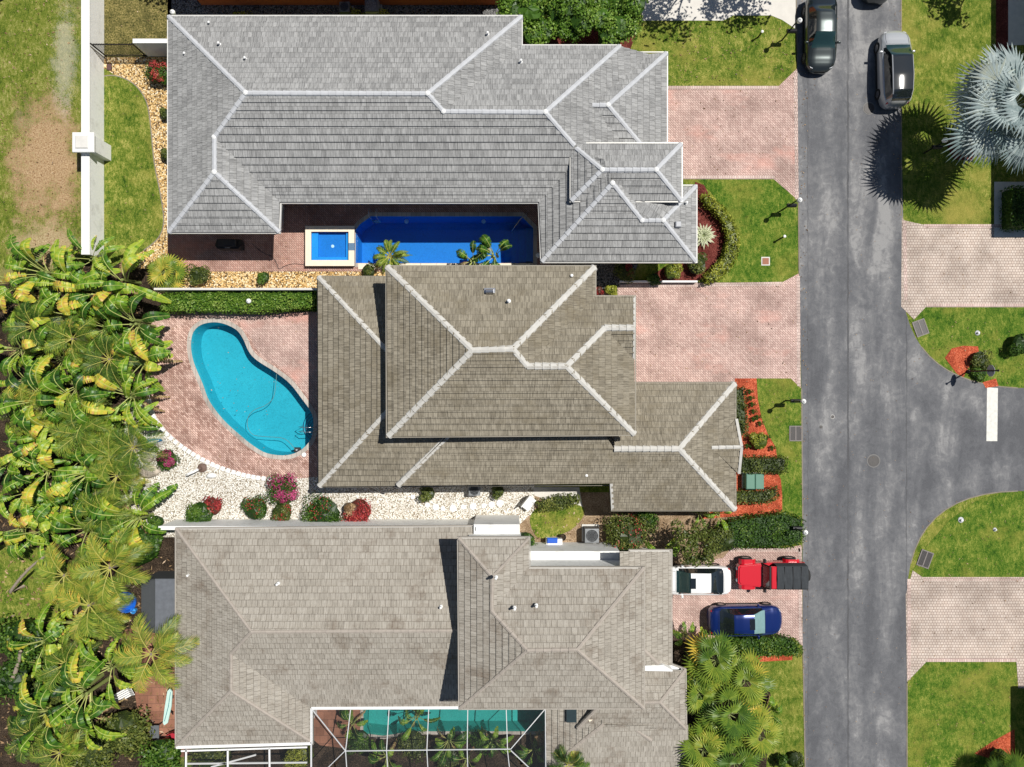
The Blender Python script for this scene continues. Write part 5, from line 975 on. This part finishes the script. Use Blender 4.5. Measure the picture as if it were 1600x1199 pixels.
# paddle leaved (banana-like) plants ------------------------------------------------
def paddle(mb, st, base, ang, L, wd, rise, bend, tm, tears=.5):
    d = Vector((math.cos(ang), math.sin(ang), 0)); s = Vector((-d.y, d.x, 0)); n = 22; pts = []; et = U(0,.35)**1.5
    for i in range(n+1):
        t = i/n; pts.append(base+d*(L*(t*.92))+Vector((0,0,rise*math.sin(min(1,t*1.1)*PI*.62)-bend*t**3)))
    k0 = 6; roll = U(-.45,.45)
    for sd in (1, -1):
        hang = U(.05,.35)
        i = k0
        while i < n:
            torn = rr.random() < tears; step = 1; t0 = (i-k0)/(n-k0); t1 = (i+step-k0)/(n-k0)
            def hw(t): return wd*(math.sin(PI*min(1,max(0,t*.93+.045)))**.55)*.5
            hang_ = hang; hang = hang_+U(-.34,.34)*(.35+tears); a, b = pts[i], pts[i+step]; f = .10*L/n*3
            def edge(p, w_, dz): return p+s*(sd*w_*math.cos(hang+sd*roll*.6))+d*f*.7+Vector((0,0,-w_*math.sin(hang+sd*roll*.6)+dz))
            dz = U(-.05,.05) if torn else 0
            w0, w1 = hw(t0), hw(t1)
            if torn: w0 *= U(.9,1.04); w1 *= U(.85,1.0); a2 = edge(a, w0, dz); b2 = edge(b, w1, dz)+(a-b)*U(.25,.6)
            else: a2 = edge(a, w0, 0); b2 = edge(b, w1, 0)
            am = a+(a2-a)*.5+Vector((0,0,w0*.10)); bm_ = b+(b2-b)*.5+Vector((0,0,w1*.10)); tt = min(1,max(0,tm+U(-.12,.12)+(.2 if torn and rr.random()<.12 else 0)))
            te = min(1, tt+et*t1*t1+(.12 if rr.random()<.06 else 0)); ti = min(1, tt+.5*et*t1*t1)
            if sd < 0: mb.poly([a,am,bm_,b][::-1], ti); mb.poly([am,a2,b2,bm_][::-1], te)
            else: mb.poly([a,am,bm_,b], ti); mb.poly([am,a2,b2,bm_], te)
            i += step; hang = hang_
    st.tube([p+Vector((0,0,.012)) for p in pts[::2]], .028, 5, .008, cap=False)
def paddle_meshes(seed, nl, L, h, tm, dead=2, spread=1):
    rr.seed(seed); mb = MB(); st = MB(); dm = MB()
    for i in range(nl):
        a = 2.399*i+U(-.8,.8); inner = i/nl; l = L*U(.72,1.25)*(1-.25*(inner>.75)); b = Vector((math.cos(a)*.12,math.sin(a)*.12,h*U(.35,.5)))
        t = tm+U(-.26,.15); t = .74+U(0,.14) if rr.random() < .06 else t
        paddle(mb, st, b, a, l*(.75+.25*spread), U(.44,.64), U(.8,1.9)*(.6+.6*inner), U(.5,1.3)*(1.1-inner*.7), t, U(.05,.75)**1.1)
    for i in range(dead): a = U(0,6.28); paddle(dm, st, Vector((math.cos(a)*.1,math.sin(a)*.1,h*.35)), a, L*.75, .3, .3, 1.3, U(.3,.9), .9)
    tr = MB()
    for i in range(3): a = i*2.1+U(0,.5); tr.tube([(math.cos(a)*.22,math.sin(a)*.22,0),(math.cos(a)*.14,math.sin(a)*.14,h*.5)], .11, 8, .07)
    return mb, st, dm, tr
def frond(mb, st, base, ang, L, lf, rise, droop, tm, nleaf=30, lw=.021, hangf=.4):
    d = Vector((math.cos(ang), math.sin(ang), 0)); s = Vector((-d.y, d.x, 0)); pts = []
    for i in range(13): t = i/12; pts.append(base+d*L*(t-.12*t*t)+Vector((0,0,rise*math.sin(t*PI*.55)-droop*t*t)))
    st.tube(pts, .028, 5, .006, cap=False)
    for i in range(nleaf):
        t = .16+.84*i/(nleaf-1); f = t*12; j = min(11,int(f)); p = pts[j].lerp(pts[j+1], f-j); tg = (pts[j+1]-pts[j]).normalized()
        ll = lf*1.15*(math.sin(PI*min(1,t*.82+.14))**.7)*U(.8,1.15)
        for sd in (1,-1):
            dr = (s*sd*(1-.35*t)+tg*(.45+.75*t)).normalized(); m = p+dr*ll*.55+Vector((0,0,U(-.02,.05))); e_ = p+dr*ll+Vector((0,0,-ll*hangf*U(.6,1.2))); q = tg*lw; dr = (dr+Vector((U(-.12,.12),U(-.12,.12),U(-.1,.1)))).normalized(); tt = min(1,max(0,tm+U(-.2,.2)))
            mb.poly([p-q*.6,p+q*.6,m+q,m-q] if sd<0 else [p+q*.6,p-q*.6,m-q,m+q], tt); mb.poly([m-q,m+q,e_] if sd<0 else [m+q,m-q,e_], min(1,tt+.06))
def palm_meshes(seed, nf, L, h, tm, nleaf=30, lf=.55, flat=1.0, yellow=.12):
    rr.seed(seed); mb = MB(); st = MB(); tr = MB()
    for i in range(nf):
        a = 2.399*i+U(-.25,.25); k = i/nf; t = .92 if rr.random() < yellow*(1-k) else tm+U(-.12,.12)
        frond(mb, st, Vector((math.cos(a)*.08,math.sin(a)*.08,h)), a, L*(1-.35*k*k)*U(.9,1.08), lf*U(.9,1.1), (.25+.9*k)*flat, (1.1-.9*k), t, nleaf)
    pts = [(0,0,0),(.05,.02,h*.35),(.02,.05,h*.7),(0,0,h)]; tr.tube(pts, .14, 10, .09); return mb, st, tr
def fan(mb, st, base, ang, pl, fr, tilt, tm, nseg=24, spanf=1.75, w_=1.0):
    d = Vector((math.cos(ang), math.sin(ang), 0)); tip = base+d*pl*math.cos(tilt)+Vector((0,0,pl*math.sin(tilt))); st.tube([base, base.lerp(tip,.5)+Vector((0,0,.05)), tip], .03, 5, .02, cap=False)
    tb = tilt*.5-.15+U(-.25,.2); ax = (d*math.cos(tb)+Vector((0,0,math.sin(tb)))).normalized(); s = Vector((-d.y,d.x,0)); s = (s+ax.cross(s)*U(-.55,.55)).normalized(); up = ax.cross(s)*-1
    if up.z < 0: up = -up
    R0 = fr*.52; prev = None
    for i in range(nseg):
        a = (i/(nseg-1)-.5)*PI*spanf*.62*1.15; r = fr*U(.92,1.05)*(1-.12*abs(a)/1.7)
        def dirn(q): return ax*math.cos(q)+s*math.sin(q)
        h_ = .5*PI*spanf*.62*1.15/(nseg-1)*.92; fold = .025*fr if i % 1 == 0 else 0
        c_ = up*.05; m0 = tip+dirn(a-h_)*R0; m1 = tip+dirn(a+h_)*R0; mm = tip+dirn(a)*R0+up*.045*fr; e_ = tip+dirn(a)*r-up*U(.02,.14)*fr; tt = min(1,max(0,tm+U(-.10,.10)))
        mb.poly([tip,m0,mm], tt); mb.poly([tip,mm,m1], min(1,tt+.10)); mb.poly([m0,e_,mm], tt); mb.poly([mm,e_,m1], min(1,tt+.10))
def fanpalm_meshes(seed, nf, pl, fr, h, tm, nseg=24, yellow=.0, th=.16):
    rr.seed(seed); mb = MB(); st = MB(); tr = MB()
    for i in range(nf):
        k = (i+.5)/nf; a = 2.399*i+U(-.35,.35); tilt = -.25+1.5*k*k+U(-.18,.18); t = .93 if rr.random() < yellow*(1-k) else tm+U(-.2,.16)
        fan(mb, st, Vector((0,0,h+.1*k)), a, pl*(1-.62*k*k)*U(.75,1.15), fr*U(.82,1.12)*(1-.15*k), tilt, t, nseg)
    tr.tube([(0,0,0),(0,0,h*.5),(0,0,h+.1)], th*1.3, 10, th); return mb, st, tr
lib = {}
def place(name, key, label, cat, px, py, zc, rz, sc_, make, group=None):
    """make() -> [(part, mesh builder, material)], built once and then copied with obj.copy()"""
    if key not in lib: lib[key] = [mb.build(nm, mt, None, link=False) for nm, mb, mt in make() if mb.f]
    p = G(px, py, zc); e = empty(name, (p.x, p.y, 0), label, cat, group, rz); e.scale = (sc_, sc_, sc_)
    for o in lib[key]: c = o.copy(); C.objects.link(c); c.parent = e
    return e
def mk_pad(seed, nl, L, h, tm):
    def f():
        mb, st, dm, tr = paddle_meshes(seed, nl, L, h, tm); return [('foliage', mb, L_ban), ('midribs', st, plain('mat_midrib', (.42,.46,.14), .6)), ('dry_leaves', dm, L_dry), ('trunk', tr, M_stem)]
    return f
def mk_palm(seed, nf, L, h, tm, nl=30, lf=.55, flat=1, y=.12, mat=None):
    def f():
        mb, st, tr = palm_meshes(seed, nf, L, h, tm, nl, lf, flat, y); return [('crown', mb, mat or L_palm), ('frond_stalks', st, plain('mat_stalk', (.38,.36,.08), .6)), ('trunk', tr, M_bark)]
    return f
def mk_fan(seed, nf, pl, fr, h, tm, ns, mat, y=0, th=.16, sm=None):
    def f():
        mb, st, tr = fanpalm_meshes(seed, nf, pl, fr, h, tm, ns, y, th); return [('crown', mb, mat), ('leaf_stalks', st, sm or M_stem), ('trunk', tr, M_bark)]
    return f
# --- the grove on the left: each clump by its place
rows = [(455,'level with the spa'),(510,'level with the hedge end'),(560,'level with the turquoise pool top'),(610,'level with the turquoise pool middle'),(655,'level with the pool steps'),(700,'level with the turquoise pool bottom'),
        (750,'level with the bent white ornament'),(800,'level with the round shrub pair'),(850,'level with the tan roof top edge'),(905,'level with the small lawn clearing'),(960,'just below the small lawn clearing'),(1010,'level with the tan roof ridge'),(1060,'level with the paddleboards'),(1110,'level with the red chairs'),(1165,'at the bottom edge of the photo')]
def where(x, y, side, kind):
    r = min(rows, key=lambda q: abs(q[0]-y))[1]; return kind+' '+{'L':'at the left edge','M':'mid grove','I':'left of mid grove','R':'at the right of the grove'}[side]+', '+r
grove = [(60,425,'L'),(125,400,'M'),(150,455,'I'),(185,440,'R'),(35,470,'L'),(90,490,'I'),(150,510,'M'),(205,505,'R'),(20,545,'L'),(75,560,'I'),(215,565,'R'),(15,595,'L'),(60,625,'I'),(195,620,'R'),(25,665,'L'),(80,680,'I'),
         (190,668,'R'),(15,720,'L'),(65,735,'I'),(20,775,'L'),(80,790,'M'),(185,790,'R'),(130,830,'M'),(20,830,'L'),(100,985,'M'),(60,1010,'I'),(85,1060,'I'),(130,1085,'M'),(125,1130,'R'),(30,1120,'L'),(205,810,'R'),(145,700,'M'),(130,740,'M'),(105,445,'I'),(50,545,'I'),(110,600,'M'),(150,655,'M'),(110,625,'I'),(45,700,'I'),(165,835,'M'),(55,835,'I'),(45,1050,'L'),(75,1120,'I'),(165,1050,'M'),(180,545,'M'),(20,440,'L'),(110,720,'I')]
seen = {}
for i, (x, y, sd) in enumerate(grove):
    k = i % 5; kind = ['broad paddle leaved plant','bright green banana-like clump','torn leafed paddle plant','tall clump with dry leaves','yellowing banana-like plant'][k]
    lb = where(x, y, sd, kind)
    if lb in seen: lb = lb.replace(kind, 'second '+kind).replace('left of mid grove','mid-left').replace('at the right of the grove','right side').replace(' turquoise','')
    seen[lb] = 1
    lb = lb.replace('with dry leaves', 'of dry leaves') if len(lb.split()) < 17 else lb.replace('level with the ', 'by the ')
    place('banana_plant', 'pad%d' % k, lb, 'banana plant', x, y, 2.3, rr.uniform(0,6.28) if False else (i*1.7) % 6.28, [1.15,.85,1.25,1.05,.8][k]*(1-.06*(i%3)), mk_pad(40+k, [13,11,14,12,12][k], [2.1,2.3,2.0,2.4,2.0][k], [3.2,3.0,3.6,3.8,2.8][k], [.42,.54,.36,.54,.66][k]), 'paddle leaved plants of the left grove')
feath = [(168,562,'feather palm with dark centre','M',540),(170,715,'small feather palm','R',0),(110,530,'yellow green feather palm','M',0),(45,1150,'yellow edged feather palm','L',0),(90,1180,'low yellow feather palm','M',0),(130,655,'dense feather palm','M',0),(50,510,'dark feather palm','L',0),(180,745,'drooping feather palm','R',0),(120,680,'spreading feather palm','M',0),(205,700,'fine leafed feather palm','R',0),(35,640,'pale feather palm','L',0),(160,800,'wispy feather palm','M',0),(100,1040,'dark feather palm','M',0)]
for i, (x, y, kd, sd, _) in enumerate(feath):
    place('palm', 'fea%d' % (i % 3), where(x, y, sd, kd), 'palm', x, y, 2.6, i*1.1, .9, mk_palm(60+i%3, 13, 2.2, 2.7, [.38,.62,.50][i%3], 24, .6), 'feather palms of the left grove')
for i, (x, y, zc, s_, lb, k) in enumerate([(240,1020,4.2,1.12,'bright feather palm with open crown overlapping the tan roof edge',0),(142,945,4.0,1.05,'bright fan of feather leaves left of the shed',1),(178,885,4.0,1.1,'bright feather palm touching the upper left corner of the tan roof',0),(100,900,3.8,.95,'bright feather palm just right of the small lawn clearing',1),(165,960,3.0,.8,'low feather palm beside the blue tub',0)]):
    place('palm', 'bright%d' % k, lb, 'palm', x, y, zc, i*2+.3, s_, mk_palm(80+k, 11, 2.35, 4.0, .68, 34, .66, .8, .1), 'bright feather palms beside the tan house')
place('palm','fanY','yellow green fan palm at the corner of the courtyard and gravel','fan palm',250,425,1.6,.4,.95,mk_fan(5,15,.75,.85,1.1,.72,16,L_palm,.25,.09))
place('palm','cyc','small cycad palm hanging over the long blue pool edge','cycad',607,399,1.0,.2,1.0,mk_palm(9,22,1.3,.5,.5,30,.22,.7,.02),None)
for i, (x, y, rz, lb) in enumerate([(737,402,1.2,'left paddle leaved plant over the blue pool edge'),(772,392,2.4,'right paddle leaved plant over the blue pool edge')]):
    place('banana_plant','padS%d'%i,lb,'banana plant',x,y,2.6,rz,.85,mk_pad(91+i,9,1.7,3.0,.36),'paddle leaved plants by the blue pool')
# --- palms on the right
place('palm','bism','large silver blue fan palm at the right edge','fan palm',1578,170,5.0,.5,1.12,mk_fan(21,34,1.9,1.7,4.4,.52,22,L_silver,.03,.22,plain('mat_silver_stalk',(.30,.34,.28),.6)))
for i, (x, y, zc, s_, lb) in enumerate([(1120,1035,3,1.0,'fan palm nearest the blue car'),(1165,1065,2.8,1.0,'fan palm with leaves reaching the front lawn'),(1095,1090,3,.9,'fan palm touching the lower tan roof corner'),(1140,1120,3.2,1.05,'fan palm in the middle of the lower right palm group'),(1185,1150,2.6,.95,'yellow tinged fan palm at the lawn side of the group'),(1100,1175,3,1.0,'fan palm overhanging the tan roof at the bottom edge'),(1150,1195,3,1.0,'lowest fan palm of the group, cut by the bottom edge')]):
    place('palm','sab%d'%(i%3),lb,'fan palm',x,y,zc,i*1.3,s_,mk_fan(31+i%3,14,1.0,1.1,2.7,[.46,.62,.54][i%3],18,L_palm,.15,.12),'fan palms beside the lower driveway')
for i, (x, y, s_, lb) in enumerate([(1075,1000,.6,'small glossy paddle leaved plant at the garage corner'),(1098,1010,.5,'second small glossy plant left of the blue car'),(1200,1115,.7,'glossy paddle leaved plant among the lower right palms'),(1128,808,.6,'paddle leaved plant under the eave of the brown garage wing'),(1033,872,.8,'paddle leaved plant leaning on the tan roof edge'),(1098,806,.5,'low paddle leaved plant left of the garage wing corner')]):
    place('banana_plant','padT',lb,'banana plant',x,y,1.3,i*1.9,s_,mk_pad(97,8,1.6,1.8,.5),'small paddle leaved plants')
place('palm','dark1','dark palm crown at the bottom edge below the screen enclosure','palm',890,1203,3.2,.3,.9,mk_palm(71,12,1.6,3.0,.25,28,.5),None)
for i, (x, y, s_, lb) in enumerate([(545,1143,.6,'dark paddle plant at the left end under the screen enclosure'),(648,1132,.75,'paddle plant leaning over the green pool in the enclosure'),(700,1170,.7,'paddle plant under the screen, right of the pool centre'),(770,1168,.65,'paddle plant under the right part of the screen'),(600,1195,.7,'paddle plant at the bottom edge, left under the screen'),(728,1200,.7,'paddle plant at the bottom edge, right under the screen'),(835,1185,.6,'paddle plant by the screen corner beside the vertical tiles')]):
    place('banana_plant','padU%d'%(i%2),lb,'banana plant',x,y,1.6,i*2.3,s_,mk_pad(101+i%2,9,1.9,2.2,.34),'paddle leaved plants under the screen enclosure')
# --- hedges
hedge('long clipped hedge between the turquoise pool and the yellow gravel', [(250,460),(300,454),(495,454),(493,480),(400,488),(310,486),(250,487)], 1.3, L_bright, 120, tm=.62)
hedge('curved lime green hedge round the red mulch bed', [(1098,302),(1112,305),(1130,322),(1148,345),(1157,370),(1155,398),(1143,420),(1125,438),(1105,443),(1102,430),(1118,416),(1132,400),(1138,375),(1133,350),(1118,330),(1102,318)], .8, L_lime, 150, .12,.09)
hedge('narrow hedge along the brown garage wing wall', [(1149,606),(1166,606),(1170,660),(1168,683),(1155,680),(1150,640)], .8, L_olive, 150)
hedge('rectangular hedge just above the green utility cabinet', [(1159,715),(1231,715),(1231,740),(1159,740)], .8, L_olive, 150)
hedge('clipped hedge just below the green utility cabinet', [(1149,768),(1200,768),(1217,762),(1218,778),(1200,788),(1149,788)], .8, L_olive, 150)
hedge('wide dark hedge between the driveway with three cars and the mulch', [(1140,815),(1190,807),(1225,803),(1257,812),(1257,848),(1240,857),(1180,858),(1140,858)], 1.1, L_shrub, 120)
hedge('hedge strip just below the dark blue car', [(1130,999),(1225,996),(1245,1002),(1255,1016),(1252,1027),(1165,1028),(1135,1015)], .8, L_shrub, 150)
hedge('low shrub row on the small lawn beside the white seat', [(838,786),(870,776),(905,776),(906,788),(880,797),(845,800)], .9, L_olive, 150)
hedge('small bright bush between the two air conditioners at the top', [(548,12),(568,20),(600,15),(611,24),(600,29),(550,29)], .7, L_lime, 150)
hedge('lime strip of plants at the top edge over the dark side path', [(365,19),(392,19),(392,26),(365,26)], .5, L_lime, 150)
hedge('small dark hedge in shade at the right photo edge', [(1583,290),(1640,290),(1640,356),(1583,356)], 1.2, L_shrub, 100)
# --- shrubs
sh = [('red and green spiky bush in the corner below the white wall stub',246,112,.85,.95,L_shrub,(L_red,.9,.05,-.05,.75)),
 ('dark bush half under the grey eave beside the gravel path',258,178,.42,.7,L_olive,None),('dark bush low beside the grey eave',259,243,.42,.7,L_olive,None),
 ('round green shrub beside the fan palm below the grey roof',309,430,.72,.9,L_olive,None),('small green shrub in the yellow gravel left of the spa',411,434,.45,.7,L_shrub,None),('dark leafy shrub on gravel just right of the spa',575,424,.5,.6,L_olive,None),
 ('magenta and green round shrub near the pale rocks',258,719,.78,.9,L_shrub,(L_pink,.75,.1,-.1,.8)),('ball shaped green shrub with brown top on the white gravel',310,806,.98,1.1,L_shrub,None),('dark red shrub behind the ball shaped green shrub',330,792,.7,.7,L_red,None),
 ('small round green shrub at the left end of the white wall',243,817,.52,.7,L_shrub,None),('green shrub with orange flowers left of the magenta bush',398,795,.85,.9,L_shrub,(L_red,.15,-.1,.2,.8)),('bright magenta flowering bush below the pool deck',442,767,.98,1.1,L_shrub,(L_pink,1.0,.05,.15,.9)),
 ('low orange tinted shrub below the magenta bush',440,803,.75,.6,L_olive,(L_red,.2,0,0,.8)),('wide dense green shrub against the white wall',503,803,1.25,1.1,L_shrub,(L_red,.05,0,.3,.7)),('red leaved shrub right of the wide green shrub',558,802,1.0,.9,L_red,None),
 ('orange brown shrub between the green and the red leaved ones',545,797,.5,1.0,L_dry,None),('small olive shrub at the left end of the stepping stones',668,773,.55,.8,L_olive,None),('small olive shrub right of the small air conditioner',777,769,.50,.7,L_olive,None),
 ('clipped dark green shrub against the white ledge',822,848,.72,1.3,L_shrub,None),('small green plant in front of the white ledge roof',895,869,.42,.5,L_shrub,None),
 ('large loose bush with orange flowers right of the dark air conditioner',982,838,1.45,1.5,L_olive,(L_red,.05,0,.1,.9)),('green bush joined to the orange flowered bush, nearer the garage wing',1010,815,.75,1.2,L_shrub,None),('bushy plant left of the wide dark hedge',1130,845,1.0,1.4,L_olive,None),
 ('yellow spiky plant on the orange mulch',1187,690,.62,.7,L_lime,None),('round green shrub at the front corner of the grey house',1090,413,.75,.9,L_olive,None),('yellow green shrub in front of the grey house wall',1050,424,.62,.8,L_lime,None),('dark reddish shrub in the shade below the grey eave',977,425,.7,.8,L_olive,(L_red,.3,0,0,.8)),
 ('small green shrub at the edge of the pink driveway top',1022,437,.48,.6,L_shrub,None),('small red shrub beside the brown house corner',936,455,.35,.5,L_red,None),('variegated yellow shrub beside the brown house corner',957,454,.45,.6,L_lime,None),
 ('green shrub in the kerbside mulch bed by the stop sign',1533,562,.62,.6,L_olive,None),('dark round palm like bush at the right edge lawn',1600,537,.8,1.0,L_shrub,None),('leafy plants over the mulch by the small red corner roof',1532,585,.5,.4,L_shrub,None),
 ('yellow green shrub at the lower right corner mulch',1565,1188,.8,.7,L_lime,None),('small shrub with red mulch at the bottom of the roadside lawn',1243,1188,.55,.6,L_olive,None),('tall dark bush on the roadside lawn bottom, left of the small shrub',1220,1192,.45,.9,L_shrub,None),
 ('bush growing through the small white enclosure frame',465,1185,1.1,2.2,L_lime,None),('dark bush in the enclosure under the green pool left end',560,1160,.8,.8,L_shrub,None),('leafy bush below the green pool, centre of the enclosure',645,1165,1.0,.9,L_olive,None),('bright green bush below the green pool, right of centre',755,1160,.9,.8,L_shrub,None),('low bush at the bottom edge under the enclosure',700,1190,.9,.8,L_olive,None),
 ('dry reddish branchy bush beside the vertical tiled roof',850,1160,.6,1.6,L_dry,None)]
for lb, x, y, r, h, m, ex in sh: shrub('shrub', lb, x, y, r, h, m, extra=ex)
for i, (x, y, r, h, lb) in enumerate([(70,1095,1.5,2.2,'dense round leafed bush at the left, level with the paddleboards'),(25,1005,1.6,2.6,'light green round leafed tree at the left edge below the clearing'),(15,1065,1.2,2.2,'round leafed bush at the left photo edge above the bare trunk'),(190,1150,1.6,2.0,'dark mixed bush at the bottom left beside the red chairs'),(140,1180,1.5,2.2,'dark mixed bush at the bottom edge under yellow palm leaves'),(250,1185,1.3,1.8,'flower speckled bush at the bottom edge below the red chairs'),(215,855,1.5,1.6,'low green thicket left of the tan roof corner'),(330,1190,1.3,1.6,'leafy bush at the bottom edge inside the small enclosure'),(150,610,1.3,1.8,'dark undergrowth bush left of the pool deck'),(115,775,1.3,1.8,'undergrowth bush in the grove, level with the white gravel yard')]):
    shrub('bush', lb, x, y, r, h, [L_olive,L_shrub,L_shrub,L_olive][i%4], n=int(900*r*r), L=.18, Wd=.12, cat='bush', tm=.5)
# agave
p = G(1100,368,.4); e = empty('agave', (p.x,p.y,0), 'pale variegated rosette plant against the grey house front', 'agave'); rr.seed(3); mb = MB()
for i in range(46):
    a = 2.399*i; k = i/46; L_ = .92*(1-.35*k); el = .15+1.0*k; d = Vector((math.cos(a)*math.cos(el),math.sin(a)*math.cos(el),math.sin(el))); s = Vector((-math.sin(a),math.cos(a),0)); b_ = Vector((0,0,.2)); q = [b_+d*L_*t+Vector((0,0,-.25*t*t)) for t in (0,.4,.75,1)]; w_ = .06
    mb.poly([q[0]-s*.02,q[0]+s*.02,q[1]+s*w_*.4,q[1]-s*w_*.4],.35); mb.poly([q[1]-s*w_*.4,q[1]+s*w_*.4,q[2]+s*w_*.3,q[2]-s*w_*.3],.4); mb.poly([q[2]-s*w_*.3,q[2]+s*w_*.3,q[3]],.6)
    for sg in (1,-1): mb.poly([q[0]+s*sg*.02,q[1]+s*sg*w_,q[1]+s*sg*w_*.4],.98); mb.poly([q[1]+s*sg*w_*.4,q[1]+s*sg*w_,q[2]+s*sg*w_*.75,q[2]+s*sg*w_*.3],1.0); mb.poly([q[2]+s*sg*w_*.3,q[2]+s*sg*w_*.75,q[3]],1.0)
mb.build('leaves', L_var, e); mb = MB(); mb.lathe((0,0,0), [(.1,0),(.09,.2),(.03,.26)], 10); mb.build('stem', M_stem, e)
# little plants set in the orange mulch
sp_ = [(1172,612),(1174,622),(1176,632),(1178,643),(1184,652),(1178,655),(1188,662),(1199,683),(1168,697),(1207,700)]; wl_ = ['topmost','second','third','fourth','fifth, right hand','fifth, left hand','seventh','lower right','lowest left','lowest right']
lib_s = None
for (x, y), wd_ in zip(sp_, wl_):
    p = G(x,y,.1); e = empty('seedling', (p.x,p.y,.02), wd_+' dark seedling tuft in the orange mulch strip', 'seedling', 'seedlings in the orange mulch')
    if lib_s is None:
        mb = MB(); blob(mb, (0,0,.14), .19, .19, .16, 70, .14, .05, .35, core=False); lib_s = [mb.build('foliage', L_shrub, link=False)]; mb = MB(); mb.tube([(0,0,0),(0,0,.15)], .015, 5); lib_s.append(mb.build('stem', M_bark, link=False))
    for o in lib_s: c = o.copy(); C.objects.link(c); c.parent = e
# --- broad-leaved trees
def tree(label, px, py, z, r, h, n, mat, L=.2, Wd=.13, tm=.5, lobes=7, seed=1, flat=.62, core=False):
    rr.seed(seed); p = G(px, py, z); e = empty('tree', (p.x, p.y, 0), label, 'tree'); mb = MB(); tk = MB(); tk.tube([(0,0,0),(.05,.05,h*.35),(0,.1,h*.62)], .17, 10, .11)
    for k in range(lobes):
        a = 2*PI*k/lobes+U(-.3,.3); q = U(.35,.68)*r if k else 0; c = Vector((math.cos(a)*q, math.sin(a)*q, z+U(-.25,.35)*r*flat)); rad = r*U(.38,.52)
        blob(mb, c, rad, rad, rad*flat, n//lobes, L, Wd, tm+U(-.1,.1), core=core, jit=.28); tk.tube([(0,.1,h*.5),(c.x*.5,c.y*.5,z*.8),tuple(c)], .07, 6, .02)
    mb.build('crown', mat, e); tk.build('trunk', M_bark, e); return e
tree('small bushy tree over the white sedan and the driveway corner', 1090, 852, 2.6, 1.55, 2.8, 2600, L_olive, .15, .10, .52, 8, 4)
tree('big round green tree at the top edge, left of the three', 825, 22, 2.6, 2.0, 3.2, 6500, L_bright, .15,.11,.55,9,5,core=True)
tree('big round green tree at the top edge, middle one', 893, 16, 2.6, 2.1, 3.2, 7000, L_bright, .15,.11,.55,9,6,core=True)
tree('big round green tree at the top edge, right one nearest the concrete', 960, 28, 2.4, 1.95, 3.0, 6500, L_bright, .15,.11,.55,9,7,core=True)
tree('tree beyond the top edge shading the concrete driveway, left one', 1165, -150, 6.5, 2.5, 6.5, 1700, L_shrub, .24,.16,.5,8,8)
tree('tree beyond the top edge shading the concrete driveway, right one', 1290, -150, 6.0, 2.3, 6.2, 1700, L_shrub, .24,.16,.5,8,9)
tree('tree beyond the top edge near the boundary wall', 285, -140, 5.0, 2.2, 5.0, 1300, L_shrub, .24,.16,.5,7,10)
tree('tree beyond the top left corner shading the patchy lot', -75, -62, 4.0, 2.0, 4.5, 1400, L_shrub, .24,.16,.5,7,12)
tree('tree beyond the top edge shading the right lawn', 1655, -125, 5.5, 1.7, 5.5, 900, L_shrub, .24,.16,.5,6,13)
place('palm','sil2','palm beyond the bottom edge casting its shadow on the right lawn','fan palm',1580,1225,1.8,1.5,.8,mk_fan(55,15,1.2,1.3,2.2,.4,22,L_palm,0,.14))
# bare trunks lying across the grove
for pts, r, lb in (([(-20,1080),(15,1065),(35,1035),(48,1010)],.16,'bare grey trunk crossing the lower left corner'),([(5,930),(30,905),(60,880),(95,858)],.10,'thin leaning brown trunk over the small lawn clearing'),([(138,776),(160,766),(178,758)],.13,'cut palm trunk leaning out of the grove over the gravel')):
    P = pxl(pts, 1.8); P = [Vector((q.x,q.y,1.2+.5*i)) for i, q in enumerate(P)]; o_ = Vector((P[0].x,P[0].y,0)); mb = MB(); mb.tube([o_*0]+[q-o_ for q in smooth_loop(P,4,False)], r, 9, r*.6); o = mb.build('dead_tree', plain('mat_dry_bark',(.32,.26,.20),.9,sc_=9,var=.3), None, True); o.location = o_; tag(o, lb, 'dead tree')
# ground litter: fallen leaves
rr.seed(77); mb = MB(); zone = pxl([(0,430),(110,400),(200,440),(240,520),(220,640),(190,700),(200,830),(270,870),(270,1190),(0,1190)])
for _ in range(3200):
    x, y = U(-33,-20), U(-25,8)
    if inpoly(x, y, zone): n = rdir(1.5); leaf_quad(mb, Vector((x,y,.05+U(0,.05))), n.cross(rdir(0)).normalized(), n, U(.12,.4), U(.05,.12), U(0,1))
tag(mb.build('leaf_litter', L_dry), 'dry leaf litter', kind='stuff')
mb = MB()      # scattered leaves, twigs and bits blown over drives, lawns, road edges and gravel
for x0, y0, x1, y1, n, a, b in ((1045,140,1245,278,90,.03,.10),(990,448,1250,600,120,.03,.10),(1420,905,1600,1030,50,.03,.09),(1420,350,1600,475,60,.03,.09),(1248,0,1412,1199,260,.02,.07),(1250,0,1262,1199,160,.03,.10),(1396,0,1410,340,60,.03,.1),(240,500,490,745,110,.03,.10),(205,700,830,822,260,.03,.12),(130,0,265,400,120,.03,.1),(1040,40,1240,130,160,.03,.12),(0,0,125,400,420,.03,.14),(1420,500,1600,600,60,.03,.1),(1420,780,1600,900,70,.03,.1),(1420,1040,1590,1199,90,.03,.1),(1183,600,1250,800,70,.03,.1),(825,800,1150,890,420,.04,.16),(265,365,480,425,60,.03,.08)):
    for _ in range(n): q = G(U(x0,x1), U(y0,y1)); nn = rdir(2); leaf_quad(mb, q+Vector((0,0,.035+U(0,.02))), nn.cross(rdir(0)).normalized(), nn, U(a,b)*1.4, U(a,b)*.7, U(0,1))
tag(mb.build('leaf_litter', L_dry), 'dry leaf litter', kind='stuff')
